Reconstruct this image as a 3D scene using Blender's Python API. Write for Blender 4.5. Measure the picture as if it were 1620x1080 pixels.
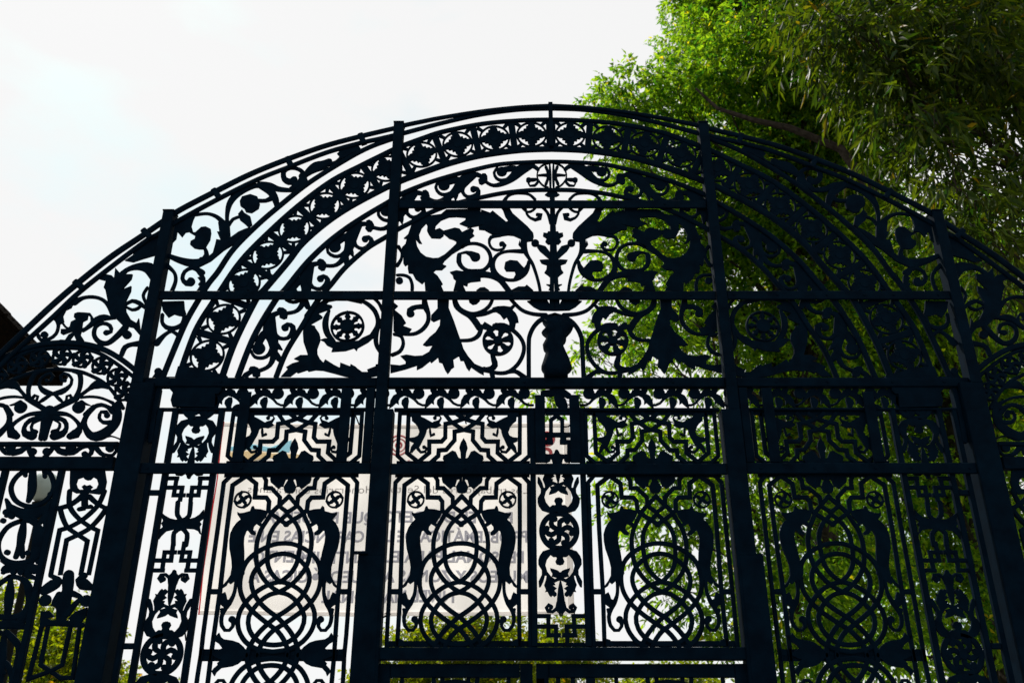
import bpy, math, random
import numpy as np
from mathutils import Vector
from mathutils.geometry import tessellate_polygon
for o in list(bpy.data.objects): bpy.data.objects.remove(o)
scene = bpy.context.scene
COL = scene.collection
# ------------------------------------------------------------ camera
PITCH = math.atan(1420.0 / 3140.0)
cam = bpy.data.objects.new('camera', bpy.data.cameras.new('camera'))
COL.objects.link(cam)
cam.location = (-0.345, -6.5, 1.6)
cam.rotation_euler = (math.pi / 2 + PITCH, 0, 0)
cam.data.sensor_width = 36.0
cam.data.lens = 36.0 * 1420.0 / 1620.0
cam.data.clip_end = 2000
cam.data.dof.use_dof = True; cam.data.dof.focus_distance = 7.0; cam.data.dof.aperture_fstop = 2.5
scene.camera = cam
# ------------------------------------------------------------ sky, sun, exposure
SUN_EL, SUN_AZ = math.radians(52), math.radians(-38)      # azimuth from +Y (behind the gate) towards -X
CLOUD_A, CLOUD_B = 0.05, 9.0
world = bpy.data.worlds.new('World'); scene.world = world; world.use_nodes = True
nt = world.node_tree; nt.nodes.clear()
N = nt.nodes.new; LK = nt.links.new
out = N('ShaderNodeOutputWorld'); bg = N('ShaderNodeBackground'); bg.inputs['Strength'].default_value = 0.1
sky = N('ShaderNodeTexSky'); sky.sky_type = 'NISHITA'; sky.sun_disc = False
sky.sun_elevation = SUN_EL; sky.sun_rotation = SUN_AZ
tc = N('ShaderNodeTexCoord'); mp = N('ShaderNodeMapping'); mp.inputs['Scale'].default_value = (1, 1, 2.2)
mp.inputs['Location'].default_value = (28.3, 10.01, 2.1)
nz = N('ShaderNodeTexNoise'); nz.inputs['Scale'].default_value = 2.3; nz.inputs['Detail'].default_value = 7; nz.inputs['Roughness'].default_value = 0.52
rp = N('ShaderNodeValToRGB'); rp.color_ramp.elements[0].position = 0.30; rp.color_ramp.elements[1].position = 0.47
mx = N('ShaderNodeMixRGB')
gain = N('ShaderNodeMixRGB'); gain.blend_type = 'MULTIPLY'; gain.inputs['Fac'].default_value = 1; gain.inputs['Color2'].default_value = (1.15, 1.75, 1.45, 1)
bw = N('ShaderNodeRGBToBW'); cm = N('ShaderNodeMath'); cm.operation = 'MULTIPLY_ADD'; cm.inputs[1].default_value = CLOUD_A; cm.inputs[2].default_value = CLOUD_B
cl = N('ShaderNodeCombineColor'); LK(sky.outputs['Color'], bw.inputs['Color']); LK(bw.outputs['Val'], cm.inputs[0])
for k in ('Red', 'Green', 'Blue'): LK(cm.outputs['Value'], cl.inputs[k])
LK(cl.outputs['Color'], mx.inputs['Color2'])
haze = N('ShaderNodeMixRGB'); haze.inputs['Fac'].default_value = 0.55; LK(cl.outputs['Color'], haze.inputs['Color2'])
LK(tc.outputs['Generated'], mp.inputs['Vector']); LK(mp.outputs['Vector'], nz.inputs['Vector'])
LK(nz.outputs['Fac'], rp.inputs['Fac']); LK(rp.outputs['Color'], mx.inputs['Fac'])
LK(sky.outputs['Color'], gain.inputs['Color1']); LK(gain.outputs['Color'], haze.inputs['Color1']); LK(haze.outputs['Color'], mx.inputs['Color1'])
LK(mx.outputs['Color'], bg.inputs['Color']); LK(bg.outputs['Background'], out.inputs['Surface'])
sun = bpy.data.objects.new('sun', bpy.data.lights.new('sun', 'SUN')); COL.objects.link(sun)
sun.data.energy = 5.0; sun.data.angle = math.radians(0.6); sun.data.color = (1.0, 0.95, 0.86)
sd = Vector((math.sin(SUN_AZ) * math.cos(SUN_EL), math.cos(SUN_AZ) * math.cos(SUN_EL), math.sin(SUN_EL)))
sun.rotation_euler = sd.to_track_quat('Z', 'Y').to_euler()
scene.view_settings.view_transform = 'Standard'; scene.view_settings.look = 'None'
scene.view_settings.exposure = 0.0; scene.view_settings.gamma = 1.0
scene.cycles.max_bounces = 8; scene.cycles.transparent_max_bounces = 8

# ------------------------------------------------------------ materials
def material(name, color, rough=0.6, spec=0.5, noise=None, bump=0.0, bscale=60):
    m = bpy.data.materials.new(name); m.use_nodes = True
    t = m.node_tree; b = t.nodes['Principled BSDF']
    b.inputs['Base Color'].default_value = (*color, 1); b.inputs['Roughness'].default_value = rough
    b.inputs['Specular IOR Level'].default_value = spec
    c = t.nodes.new('ShaderNodeTexCoord')
    if noise:
        n = t.nodes.new('ShaderNodeTexNoise'); n.inputs['Scale'].default_value = noise[0]; n.inputs['Detail'].default_value = 6
        r = t.nodes.new('ShaderNodeValToRGB'); e = r.color_ramp.elements
        e[0].position, e[1].position = 0.3, 0.7
        e[0].color = (*noise[1], 1); e[1].color = (*noise[2], 1)
        t.links.new(c.outputs['Object'], n.inputs['Vector']); t.links.new(n.outputs['Fac'], r.inputs['Fac']); t.links.new(r.outputs['Color'], b.inputs['Base Color'])
    if bump:
        n = t.nodes.new('ShaderNodeTexNoise'); n.inputs['Scale'].default_value = bscale; n.inputs['Detail'].default_value = 5
        q = t.nodes.new('ShaderNodeBump'); q.inputs['Strength'].default_value = bump; q.inputs['Distance'].default_value = 0.004
        t.links.new(c.outputs['Object'], n.inputs['Vector']); t.links.new(n.outputs['Fac'], q.inputs['Height']); t.links.new(q.outputs['Normal'], b.inputs['Normal'])
    return m
def leaf_material(name, dark, light, trans, mixf):
    m = bpy.data.materials.new(name); m.use_nodes = True; t = m.node_tree; t.nodes.clear()
    g = t.nodes.new('ShaderNodeNewGeometry'); r = t.nodes.new('ShaderNodeValToRGB')
    e = r.color_ramp.elements; e[0].color = (*dark, 1); e[1].color = (*light, 1)
    e2 = r.color_ramp.elements.new(0.965); e2.color = (*light, 1); e[-1].color = (light[0] * 2.2, light[1] * 1.05, light[2], 1)
    d = t.nodes.new('ShaderNodeBsdfPrincipled'); d.inputs['Roughness'].default_value = 0.45; d.inputs['Specular IOR Level'].default_value = 0.1
    tr = t.nodes.new('ShaderNodeBsdfTranslucent'); mu = t.nodes.new('ShaderNodeMixRGB'); mu.blend_type = 'MULTIPLY'; mu.inputs['Fac'].default_value = 1
    mu.inputs['Color2'].default_value = (*trans, 1)
    ms = t.nodes.new('ShaderNodeMixShader'); ms.inputs['Fac'].default_value = mixf
    o = t.nodes.new('ShaderNodeOutputMaterial')
    t.links.new(g.outputs['Random Per Island'], r.inputs['Fac']); t.links.new(r.outputs['Color'], d.inputs['Base Color'])
    t.links.new(r.outputs['Color'], mu.inputs['Color1']); t.links.new(mu.outputs['Color'], tr.inputs['Color'])
    t.links.new(d.outputs['BSDF'], ms.inputs[1]); t.links.new(tr.outputs['BSDF'], ms.inputs[2]); t.links.new(ms.outputs['Shader'], o.inputs['Surface'])
    return m
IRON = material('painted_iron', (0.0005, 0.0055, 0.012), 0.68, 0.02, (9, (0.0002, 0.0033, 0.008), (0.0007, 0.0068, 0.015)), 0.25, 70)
RUST = material('rusty_iron', (0.10, 0.035, 0.012), 0.8, 0.3, (40, (0.03, 0.015, 0.01), (0.16, 0.06, 0.02)))
BARK = material('bark', (0.04, 0.033, 0.025), 0.95, 0.1, (14, (0.018, 0.015, 0.012), (0.055, 0.045, 0.035)), 0.8, 25)

# ------------------------------------------------------------ object helpers
def tag(o, label=None, cat=None, group=None, kind=None):
    if label: o['label'] = label
    if cat: o['category'] = cat
    if group: o['group'] = group
    if kind: o['kind'] = kind
    return o
def link(name, me, parent=None, loc=(0, 0, 0), scale=(1, 1, 1)):
    o = bpy.data.objects.new(name, me); COL.objects.link(o); o.location = loc; o.scale = scale
    if parent: o.parent = parent
    return o
def empty(name, loc): return link(name, None, None, loc)

class MB:
    """collects geometry of one mesh"""
    def __init__(s): s.v = []; s.f = []; s.k = 0; s.marks = []
    def clusters(s, gap=0.012):
        """one MB for each group of primitives that touch"""
        M_ = []
        for q in s.marks:
            if M_ and M_[-1][0] == q[0]: continue
            if q[0] < len(s.v): M_.append(q)
        n = len(M_)
        if n < 2: return [s]
        pts = []
        for i, (v0, f0) in enumerate(M_):
            v1, f1 = M_[i + 1] if i + 1 < n else (len(s.v), len(s.f)); acc = [(v[0], v[2]) for v in s.v[v0:v1]]
            for f in s.f[f0:f1]:
                if len(f) > 4: continue
                for a, b in zip(f, f[1:] + f[:1]):
                    A, B = s.v[a], s.v[b]; l = math.hypot(A[0] - B[0], A[2] - B[2])
                    for q in range(1, int(l / 0.014) + 1): u = q / (int(l / 0.014) + 1); acc.append((A[0] + (B[0] - A[0]) * u, A[2] + (B[2] - A[2]) * u))
            pts.append(np.array(acc))
        par = list(range(n))
        def find(i):
            while par[i] != i: i = par[i]
            return i
        for i in range(n):
            lo, hi = pts[i].min(0) - gap, pts[i].max(0) + gap
            for j in range(i):
                if find(i) == find(j): continue
                q = pts[j][((pts[j] >= lo) & (pts[j] <= hi)).all(1)]
                if len(q) and (np.abs(q[:, None, :] - pts[i][None, :, :]).max(2) < gap).any(): par[find(i)] = find(j)
        outs = {}
        for i, (v0, f0) in enumerate(M_):
            v1, f1 = M_[i + 1] if i + 1 < n else (len(s.v), len(s.f))
            mb = outs.setdefault(find(i), MB()); b = len(mb.v) - v0
            mb.v += s.v[v0:v1]; mb.f += [tuple(k + b for k in f) for f in s.f[f0:f1]]
        return list(outs.values())
    def jitter(s):
        s.k += 1; return (s.k * 0.37 % 1.0) * 0.0024
    def box(s, x0, x1, y0, y1, z0, z1):
        b = len(s.v)
        for z in (z0, z1):
            s.v += [(x0, y0, z), (x1, y0, z), (x1, y1, z), (x0, y1, z)]
        s.f += [(b, b + 1, b + 5, b + 4), (b + 1, b + 2, b + 6, b + 5), (b + 2, b + 3, b + 7, b + 6), (b + 3, b, b + 4, b + 7), (b + 4, b + 5, b + 6, b + 7), (b + 3, b + 2, b + 1, b)]
    def cham(s, x0, x1, y0, y1, z0, z1, c=0.006):
        """vertical or horizontal bar, front edges chamfered"""
        b = len(s.v)
        for (y, d) in ((y1, 0), (y0 + c, 0), (y0, c)):
            s.v += [(x0 + d, y, z0 + d), (x1 - d, y, z0 + d), (x1 - d, y, z1 - d), (x0 + d, y, z1 - d)]
        for k in (0, 4):
            for i in range(4):
                j = (i + 1) % 4; s.f.append((b + k + j, b + k + i, b + k + 4 + i, b + k + 4 + j))
        s.f += [(b, b + 1, b + 2, b + 3), (b + 8, b + 11, b + 10, b + 9)]
    def ribbon(s, pts, y, t, caps=True):
        """pts: (x, z, w); domed ribbon, y centre, half thickness t"""
        t = t + s.jitter()
        P = []
        n = len(pts)
        for i, (x, z, w) in enumerate(pts):
            a = pts[max(i - 1, 0)]; c = pts[min(i + 1, n - 1)]
            dx, dz = c[0] - a[0], c[1] - a[1]; l = math.hypot(dx, dz) or 1e-6
            P.append((x, z, w, dx / l, dz / l))
        if caps:
            x, z, w, dx, dz = P[0]; pre = []
            for q in (0.98, 0.85, 0.6, 0.3): pre.append((x - dx * w / 2 * q, z - dz * w / 2 * q, w * math.sqrt(1 - q * q), dx, dz))
            x, z, w, dx, dz = P[-1]; post = []
            for q in (0.3, 0.6, 0.85, 0.98): post.append((x + dx * w / 2 * q, z + dz * w / 2 * q, w * math.sqrt(1 - q * q), dx, dz))
            P = pre + P + post
        s._strip(P, y, t)
    def _strip(s, P, y, t):
        b = len(s.v)
        for (x, z, w, dx, dz) in P:
            nx, nz = -dz, dx; h = w / 2
            for (u, yy) in ((-1, t), (-1, -t * 0.55), (-0.55, -t), (0.55, -t), (1, -t * 0.55), (1, t)):
                s.v.append((x + nx * h * u, y + yy, z + nz * h * u))
        n = len(P)
        for i in range(n - 1):
            for k in range(6):
                a0 = b + i * 6 + k; a1 = b + i * 6 + (k + 1) % 6
                s.f.append((a0, a1, a1 + 6, a0 + 6))
        s.f.append(tuple(b + 5 - k for k in range(6))); s.f.append(tuple(b + (n - 1) * 6 + k for k in range(6)))
    def line(s, pts, y, t):
        """mitred polyline, constant width"""
        t = t + s.jitter(); n = len(pts); P = []
        for i, (x, z, w) in enumerate(pts):
            def unit(a, c):
                l = math.hypot(c[0] - a[0], c[1] - a[1]) or 1e-6; return ((c[0] - a[0]) / l, (c[1] - a[1]) / l)
            d0 = unit(pts[i - 1], pts[i]) if i else unit(pts[0], pts[1])
            d1 = unit(pts[i], pts[i + 1]) if i < n - 1 else d0
            mx_, mz_ = d0[0] + d1[0], d0[1] + d1[1]; l = math.hypot(mx_, mz_) or 1e-6; mx_, mz_ = mx_ / l, mz_ / l
            cs = max(0.5, mx_ * d0[0] + mz_ * d0[1])
            P.append((x, z, w / cs, mx_, mz_))
        s._strip(P, y, t)
    def poly(s, rings, y, t):
        t = t + s.jitter()
        vs = [[Vector((p[0], p[1], 0)) for p in r] for r in rings]
        flat = [p for r in rings for p in r]
        tri = tessellate_polygon(vs)
        b = len(s.v); n = len(flat)
        s.v += [(p[0], y - t, p[1]) for p in flat]; s.v += [(p[0], y + t, p[1]) for p in flat]
        for (i, j, k) in tri:
            (ax, az), (bx_, bz), (cx, cz) = flat[i], flat[j], flat[k]
            if (bx_ - ax) * (cz - az) - (bz - az) * (cx - ax) < 0: j, k = k, j
            s.f.append((b + i, b + j, b + k)); s.f.append((b + n + i, b + n + k, b + n + j))
        q = 0
        for ri, r in enumerate(rings):
            m = len(r); ar = sum(r[i][0] * r[(i + 1) % m][1] - r[(i + 1) % m][0] * r[i][1] for i in range(m))
            for i in range(m):
                i0, i1 = b + q + i, b + q + (i + 1) % m
                f = (i0, i1, i1 + n, i0 + n)
                if (ar > 0) == (ri == 0): f = f[::-1]
                s.f.append(f)
            q += m
    def ball(s, x, z, r, y, t):
        s.poly([[(x + r * math.cos(a * math.tau / 18), z + r * math.sin(a * math.tau / 18)) for a in range(18)]], y, t)
    def ring(s, x, z, r, w, y, t, n=40):
        t = t + s.jitter(); pts = []
        for i in range(n + 1):
            a = i * math.tau / n; pts.append((x + r * math.cos(a), z + r * math.sin(a), w, -math.sin(a), math.cos(a)))
        s._strip(pts, y, t)
    def tube(s, pts, n=7):
        """pts (Vector, radius)"""
        b = len(s.v); m = len(pts)
        for i, (p, r) in enumerate(pts):
            d = (pts[min(i + 1, m - 1)][0] - pts[max(i - 1, 0)][0]).normalized()
            u = d.orthogonal().normalized() if i == 0 else (u - d * u.dot(d)).normalized()
            v = d.cross(u)
            for k in range(n):
                a = k * math.tau / n; q = p + u * (math.cos(a) * r) + v * (math.sin(a) * r); s.v.append(tuple(q))
        for i in range(m - 1):
            for k in range(n):
                s.f.append((b + i * n + k, b + i * n + (k + 1) % n, b + (i + 1) * n + (k + 1) % n, b + (i + 1) * n + k))
        s.f.append(tuple(b + n - 1 - k for k in range(n))); s.f.append(tuple(b + (m - 1) * n + k for k in range(n)))
    def mesh(s, name, mat, origin=(0, 0, 0)):
        me = bpy.data.meshes.new(name)
        ox, oy, oz = origin
        me.from_pydata([(x - ox, y - oy, z - oz) for (x, y, z) in s.v], [], s.f); me.materials.append(mat); me.update()
        return me
    def build(s, name, mat, parent=None, origin=None):
        o = origin or (0, 0, 0)
        return link(name, s.mesh(name, mat, o), parent, o if not parent else (o[0] - parent_world(parent)[0], o[1] - parent_world(parent)[1], o[2] - parent_world(parent)[2]))
def parent_world(p):
    x, y, z = p.location
    while p.parent: p = p.parent; x += p.location[0]; y += p.location[1]; z += p.location[2]
    return (x, y, z)
def spline(pts, step=0.022):
    """Catmull-Rom through (x, z, w)"""
    if len(pts) < 3:
        return pts
    outp = []
    n = len(pts)
    for i in range(n - 1):
        p0 = pts[max(i - 1, 0)]; p1 = pts[i]; p2 = pts[i + 1]; p3 = pts[min(i + 2, n - 1)]
        l = math.hypot(p2[0] - p1[0], p2[1] - p1[1]); m = max(1, min(12, int(l / step)))
        for k in range(m):
            u = k / m
            outp.append(tuple(0.5 * (2 * p1[c] + (p2[c] - p0[c]) * u + (2 * p0[c] - 5 * p1[c] + 4 * p2[c] - p3[c]) * u * u + (3 * p1[c] - p0[c] - 3 * p2[c] + p3[c]) * u ** 3) for c in range(3)))
    outp.append(pts[-1])
    return [(x, z, max(w, 0.004)) for (x, z, w) in outp]
MOTIFS = [
["arch_rail","gate","outer",None,1,-0.03,[["S",-4460,4277,47,-4351,4444,47,-4227,4612,48,-4053,4845,48,-3885,5048,49,-3659,5294,49,-3441,5490,49,-3296,5624,48,-3160,5747,48,-2874,5940,48,-2604,6112,47,-2315,6261,46,-1992,6406,44,-1687,6509,42,-1519,6560,41,-1398,6596,39,-1288,6634,38,-1132,6675,37,-965,6716,35,-628,6782,34,-288,6828,34,7,6847,34]]],
["arch_rail","gate","outer_low",None,1,-0.015,[["S",-4411,4246,37,-4311,4385,37,-4173,4567,38,-4026,4756,38,-3871,4964,39,-3625,5231,39,-3402,5454,40,-3308,5524,40,-3156,5655,40,-2868,5859,40,-2551,6062,39,-2311,6184,38,-1980,6345,39,-1699,6445,39,-1517,6495,39,-1396,6530,39,-1292,6561,39,-965,6668,37,-628,6759,34,-288,6812,31,7,6826,31]]],
["arch_rail","gate","spandrel_low",None,1,-0.01,[["S",-3080,3712,43,-3087,3899,43,-3085,4079,44,-3069,4221,43,-3016,4472,44,-2959,4707,44,-2894,4887,43,-2830,5047,43,-2765,5163,43,-2667,5373,43,-2506,5595,43,-2336,5790,43,-2096,6037,41,-1791,6281,39,-1595,6411,39,-1384,6507,39]]],
["arch_rail","gate","frieze_top",None,1,-0.012,[["S",-2945,4226,44,-2871,4624,45,-2765,4886,46,-2722,4982,46,-2610,5221,47,-2477,5423,47,-2199,5762,48,-1914,6041,49,-1663,6209,47,-1506,6307,46,-1345,6403,46,-1127,6505,45,-952,6576,42,-610,6660,39,-266,6698,37,2,6707,37]]],
["arch_rail","gate","frieze_low",None,1,-0.012,[["S",-2606,4226,49,-2544,4531,50,-2420,4911,51,-2359,5003,52,-2199,5253,52,-2096,5431,53,-1923,5625,53,-1731,5788,54,-1461,5967,54,-1300,6058,55,-1085,6156,55,-885,6239,54,-624,6318,53,-290,6374,53,-4,6389,53]]],
["arch_rail","gate","border_top",None,1,-0.012,[["S",-2484,4226,44,-2396,4584,45,-2258,4909,46,-2194,4999,46,-2046,5239,46,-1900,5422,45,-1745,5574,44,-1577,5710,43,-1397,5841,41,-1291,5922,41,-1077,6029,38,-878,6105,38,-674,6170,36,-450,6227,34,-170,6250,33,-6,6254,33]]],
["arch_rail","gate","border_low",None,1,-0.012,[["S",-2184,4231,39,-2125,4449,40,-2024,4669,40,-1921,4896,41,-1822,5047,40,-1717,5206,40,-1555,5381,39,-1404,5492,38,-1292,5576,37,-1210,5628,37,-1065,5719,38,-910,5795,37,-723,5856,36,-613,5885,35,-415,5931,35,-189,5958,35,-11,5962,35]]],
["arch_rail","wing","wing_outer",-3901,1,0.0,[["S",-3931,4533,43,-3732,4515,43,-3575,4469,43,-3421,4384,42,-3285,4284,42]]],
["arch_rail","wing","wing_mid",-3907,1,0.012,[["S",-3933,4495,30,-3734,4479,30,-3596,4435,30,-3439,4340,30,-3302,4238,30]]],
["arch_rail","wing","wing_inner",-3903,1,0.004,[["S",-3905,4305,27,-3743,4286,27,-3625,4243,27,-3510,4179,27,-3407,4074,27,-3341,3981,29]]],
["acanthus_scroll","gate","spandrel lower",None,1,0.0,[["S",-3891,4889,57,-3832,4927,32,-3758,4937,29,-3678,4916,29,-3610,4858,38,-3545,4763,57],["P",[-3731,5099,-3682,5143,-3632,5132,-3609,5110,-3616,5203,-3557,5143,-3465,5143,-3467,5099,-3530,4996,-3456,5034,-3452,4986,-3478,4889,-3458,4805,-3408,4732,-3355,4700,-3344,4742,-3297,4576,-3376,4659,-3464,4679,-3532,4742,-3612,4868,-3659,4996,-3678,5018,-3671,5083]],["S",-4126,4597,28,-4094,4554,28,-4030,4561,28,-3984,4607,26,-3980,4679,26,-4004,4742,47],["B",-4073,4597,28],["P",[-4050,4742,-3972,4688,-3940,4711,-3960,4763,-3947,4815,-3909,4837,-3898,4879,-3877,4889,-3909,4932,-3999,4815]],["P",[-3897,4551,-3879,4597,-3850,4617,-3865,4623,-3926,4597,-3944,4607,-3950,4646,-3908,4648,-3884,4669,-3883,4711,-3850,4732,-3868,4752,-3870,4784,-3844,4796,-3796,4794,-3743,4789,-3706,4742,-3718,4679,-3756,4638,-3783,4630,-3786,4597,-3761,4566,-3746,4546,-3808,4546,-3837,4597,-3860,4551],[-3789,4711,-3756,4732,-3758,4768,-3737,4758,-3725,4711,-3757,4664,-3785,4650]],["S",-3958,4711,17,-3922,4669,17,-3889,4648,17],["S",-3774,4633,24,-3727,4679,38,-3681,4732,53,-3628,4750,56,-3561,4745,24],["S",-3442,4659,56,-3502,4576,47,-3558,4525,42,-3625,4535,42,-3678,4597,34,-3678,4669,32,-3628,4700,30,-3567,4679,32,-3549,4628,32,-3584,4617,47],["B",-3414,4597,35],["S",-3428,4424,37,-3412,4490,42,-3361,4515,37,-3296,4520,56],["P",[-3551,5272,-3492,5322,-3489,5361,-3437,5400,-3406,5451,-3302,5530,-3298,5327,-3408,5288,-3481,5258]],["S",-3571,5118,58,-3525,5183,39,-3444,5216,58,-3346,5205,97,-3264,5118,106],["S",-3474,4868,25,-3428,4900,32,-3367,4881,38,-3303,4833,28],["S",-3471,4849,19,-3414,4820,25,-3369,4833,28,-3345,4860,19],["S",-3324,5020,24,-3346,4950,24,-3304,4870,28]]],
["acanthus_scroll","gate","spandrel middle",None,1,0.0,[["P",[-3192,5664,-3025,5739,-3044,5664,-3050,5606,-3027,5549,-3061,5549,-3090,5543,-3113,5497,-3160,5549,-3159,5480,-3183,5446]],["S",-3032,5720,30,-2934,5730,26,-2850,5699,34,-2782,5635,49],["P",[-3056,5543,-3006,5543,-2965,5595,-2926,5600,-2883,5577,-2873,5537,-2873,5469,-2891,5424,-2905,5381,-2954,5381,-2994,5390,-3033,5424,-3033,5458,-3002,5480,-3001,5509]],["S",-2906,5390,29,-2884,5334,39,-2909,5273,58,-2983,5251,73,-3084,5273,58,-3192,5317,39],["P",[-2828,5641,-2785,5652,-2735,5652,-2705,5492,-2643,5549,-2597,5574,-2563,5583,-2676,5424,-2747,5368,-2840,5267,-2938,5206,-2978,5212,-2932,5301,-2857,5317,-2832,5345,-2823,5424,-2820,5475,-2785,5469,-2825,5549,-2805,5549]],["S",-2753,5641,30,-2764,5722,34,-2758,5827,50,-2718,5910,60,-2645,5970,50,-2560,6012,45,-2509,6012,50],["S",-2509,6006,50,-2421,5946,60,-2372,5863,50,-2351,5804,40],["P",[-2671,5851,-2657,5898,-2589,5922,-2526,5898,-2498,5827,-2503,5780,-2557,5736,-2608,5745,-2627,5780,-2660,5804]],["S",-2512,5860,36,-2452,5860,36,-2405,5886,50],["P",[-2670,5722,-2641,5769,-2616,5734,-2563,5699,-2538,5618,-2564,5589,-2604,5629,-2647,5664]],["S",-2736,5618,30,-2708,5675,28,-2652,5701,26],["P",[-2693,5480,-2652,5543,-2592,5577,-2550,5595,-2630,5446,-2676,5424]]]],
["acanthus_scroll","gate","spandrel upper",None,1,0.0,[["S",-2522,6031,46,-2439,6013,61,-2354,5977,50,-2242,5965,36],["S",-2468,6001,40,-2407,5953,46,-2369,5882,50,-2349,5793,40],["S",-2243,5977,50,-2180,6049,51,-2158,6134,41,-2203,6183,35,-2276,6195,35,-2328,6158,41,-2314,6079,51,-2251,6049,67,-2231,6079,57],["S",-2145,6110,41,-2109,6158,71,-2052,6207,102,-1993,6226,92,-1945,6263,61],["S",-1991,6207,27,-1933,6238,31,-1883,6257,31,-1841,6312,31,-1839,6350,62],["S",-2165,6110,61,-2140,6061,61,-2174,5989,71],["P",[-1880,6343,-1822,6400,-1701,6437,-1673,6393,-1766,6337,-1834,6288]]]],
["acanthus_scroll","gate","spandrel foot",None,1,0.0,[["S",-3195,5227,39,-3126,5161,29,-3103,5085,29,-3119,4988,34],["P",[-2925,4966,-2896,5031,-2912,5047,-2897,5074,-2927,5112,-2908,5118,-2943,5161,-2909,5189,-2865,5118,-2851,5042,-2848,4966]],["S",-2895,5161,48,-2938,5189,43,-2988,5205,33,-3041,5172,31,-3051,5107,33,-3015,5063,48,-2983,5074,84],["P",[-3189,4892,-3005,4897,-2990,4828,-2972,4786,-2989,4760,-3027,4765,-3067,4778,-3110,4749,-3161,4807]],["S",-3161,4775,28,-3155,4713,28,-3115,4666,37,-3048,4656,37,-2988,4692,38,-2979,4755,38],["S",-3167,4527,56,-3114,4599,32,-3063,4630,28,-3010,4594,32],["B",-3114,4281,29],["S",-3111,4266,46,-3139,4187,55,-3134,4100,54],["S",-3142,4188,41,-3124,4127,33,-3117,4057,24],["S",-3165,3885,24,-3132,3860,19,-3114,3801,19,-3118,3750,24,-3147,3733,24],["S",-3166,3801,32,-3133,3792,24]]],
["capital_block","gate","arch springer",None,1,-0.012,[["P",[-3046,4228,-2968,4228,-2957,4317,-2802,4303,-2563,4237,-2556,4184,-2593,4157,-2591,4113,-2612,4086,-2637,4086,-2629,4027,-2626,3975,-2951,3985,-2971,4035,-2964,4096,-2998,4131,-3009,4175]]]],
["acanthus_leaf","tympanum","outer bay",None,1,0.0,[["P",[-2015,4711,-2013,4611,-2000,4529,-1973,4464,-1956,4420,-2014,4420,-2062,4388,-2012,4368,-2073,4348,-2117,4316,-2101,4300,-2149,4237,-2076,4237,-2033,4276,-2021,4266,-1950,4292,-1938,4280,-1884,4292,-1825,4288,-1735,4264,-1645,4237,-1512,4221,-1454,4233,-1378,4247,-1384,4344,-1414,4340,-1416,4324,-1481,4296,-1472,4276,-1516,4276,-1554,4304,-1570,4320,-1612,4344,-1615,4324,-1694,4356,-1695,4312,-1741,4336,-1772,4356,-1815,4384,-1827,4356,-1855,4384,-1882,4432,-1887,4472,-1869,4546,-1872,4578,-1883,4611,-1917,4657,-1922,4673,-1961,4686,-1872,4744,-1869,4757,-1906,4786,-1825,4820,-1797,4845,-1802,4858,-1852,4869,-1832,4892,-1772,4904,-1680,4903,-1565,4875,-1554,4887,-1583,4926,-1759,4939,-1850,4930,-1934,4853,-1985,4828,-2017,4769]],["S",-1590,4917,27,-1511,4870,34,-1454,4811,38,-1423,4736,39,-1421,4669,45,-1455,4591,52],["P",[-1869,4552,-1834,4566,-1789,4562,-1757,4537,-1653,4533,-1564,4546,-1536,4570,-1464,4607,-1422,4653,-1440,4578,-1489,4529,-1567,4480,-1574,4455,-1597,4479,-1662,4456,-1772,4448,-1764,4480,-1814,4505,-1839,4537]],["S",-1821,4815,20,-1840,4744,45,-1840,4677,50,-1815,4603,49,-1761,4542,30],["S",-1485,4939,23,-1429,4887,26,-1394,4820,30],["S",-1400,4727,23,-1427,4611,37,-1421,4513,37,-1371,4428,30]]],
["acanthus_scroll","tympanum","great leaf",None,1,0.0,[["P",[-611,5775,-904,5768,-947,5722,-1014,5712,-1184,5679,-1196,5610,-1217,5524,-1252,5485,-1226,5481,-1235,5430,-1263,5396,-1264,5363,-1247,5304,-1244,5246,-1228,5221,-1204,5237,-1205,5196,-1196,5155,-1163,5151,-1136,5098,-1080,5053,-1062,5077,-1052,4988,-902,4988,-925,5041,-911,5053,-926,5081,-957,5130,-994,5163,-973,5184,-923,5184,-887,5221,-921,5237,-903,5271,-840,5337,-768,5388,-740,5422,-692,5455,-697,5481,-660,5511,-676,5532,-665,5566,-691,5584,-728,5566,-764,5545,-787,5579,-828,5588,-920,5558,-954,5584,-994,5566,-988,5610,-945,5661,-879,5692,-812,5696,-738,5688,-741,5661,-788,5627,-729,5601,-609,5618],[-1070,5631,-1106,5584,-1125,5524,-1116,5472,-1096,5434,-1122,5438,-1149,5472,-1135,5405,-1103,5346,-1058,5308,-999,5294,-955,5297,-905,5329,-849,5388,-813,5430,-810,5455,-836,5472,-873,5485,-889,5502,-919,5528,-918,5511,-947,5485,-1021,5489,-1044,5524,-1060,5558,-1058,5605]],["S",-1292,5405,32,-1264,5354,22,-1264,5287,25,-1294,5229,32],["S",-1289,5138,22,-1239,5138,25,-1187,5114,26,-1162,5049,29,-1160,5000,29],["B",-1268,5085,30],["P",[-726,5785,-642,5771,-610,5738,-606,5766,-530,5734,-510,5757,-482,5729,-394,5645,-375,5655,-403,5701,-423,5766,-443,5794,-371,5794,-339,5729,-276,5664,-213,5599,-166,5535,-162,5499,-174,5462,-229,5453,-261,5476,-331,5512,-378,5517,-433,5508,-449,5530,-512,5526,-556,5553,-576,5567,-623,5572,-627,5595,-600,5610,-568,5622,-671,5599,-722,5585]],["B",-151,5440,33],["P",[-124,5426,-66,5408,-28,5350,-25,5274,-67,5318,-113,5363,-136,5401]]]],
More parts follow.
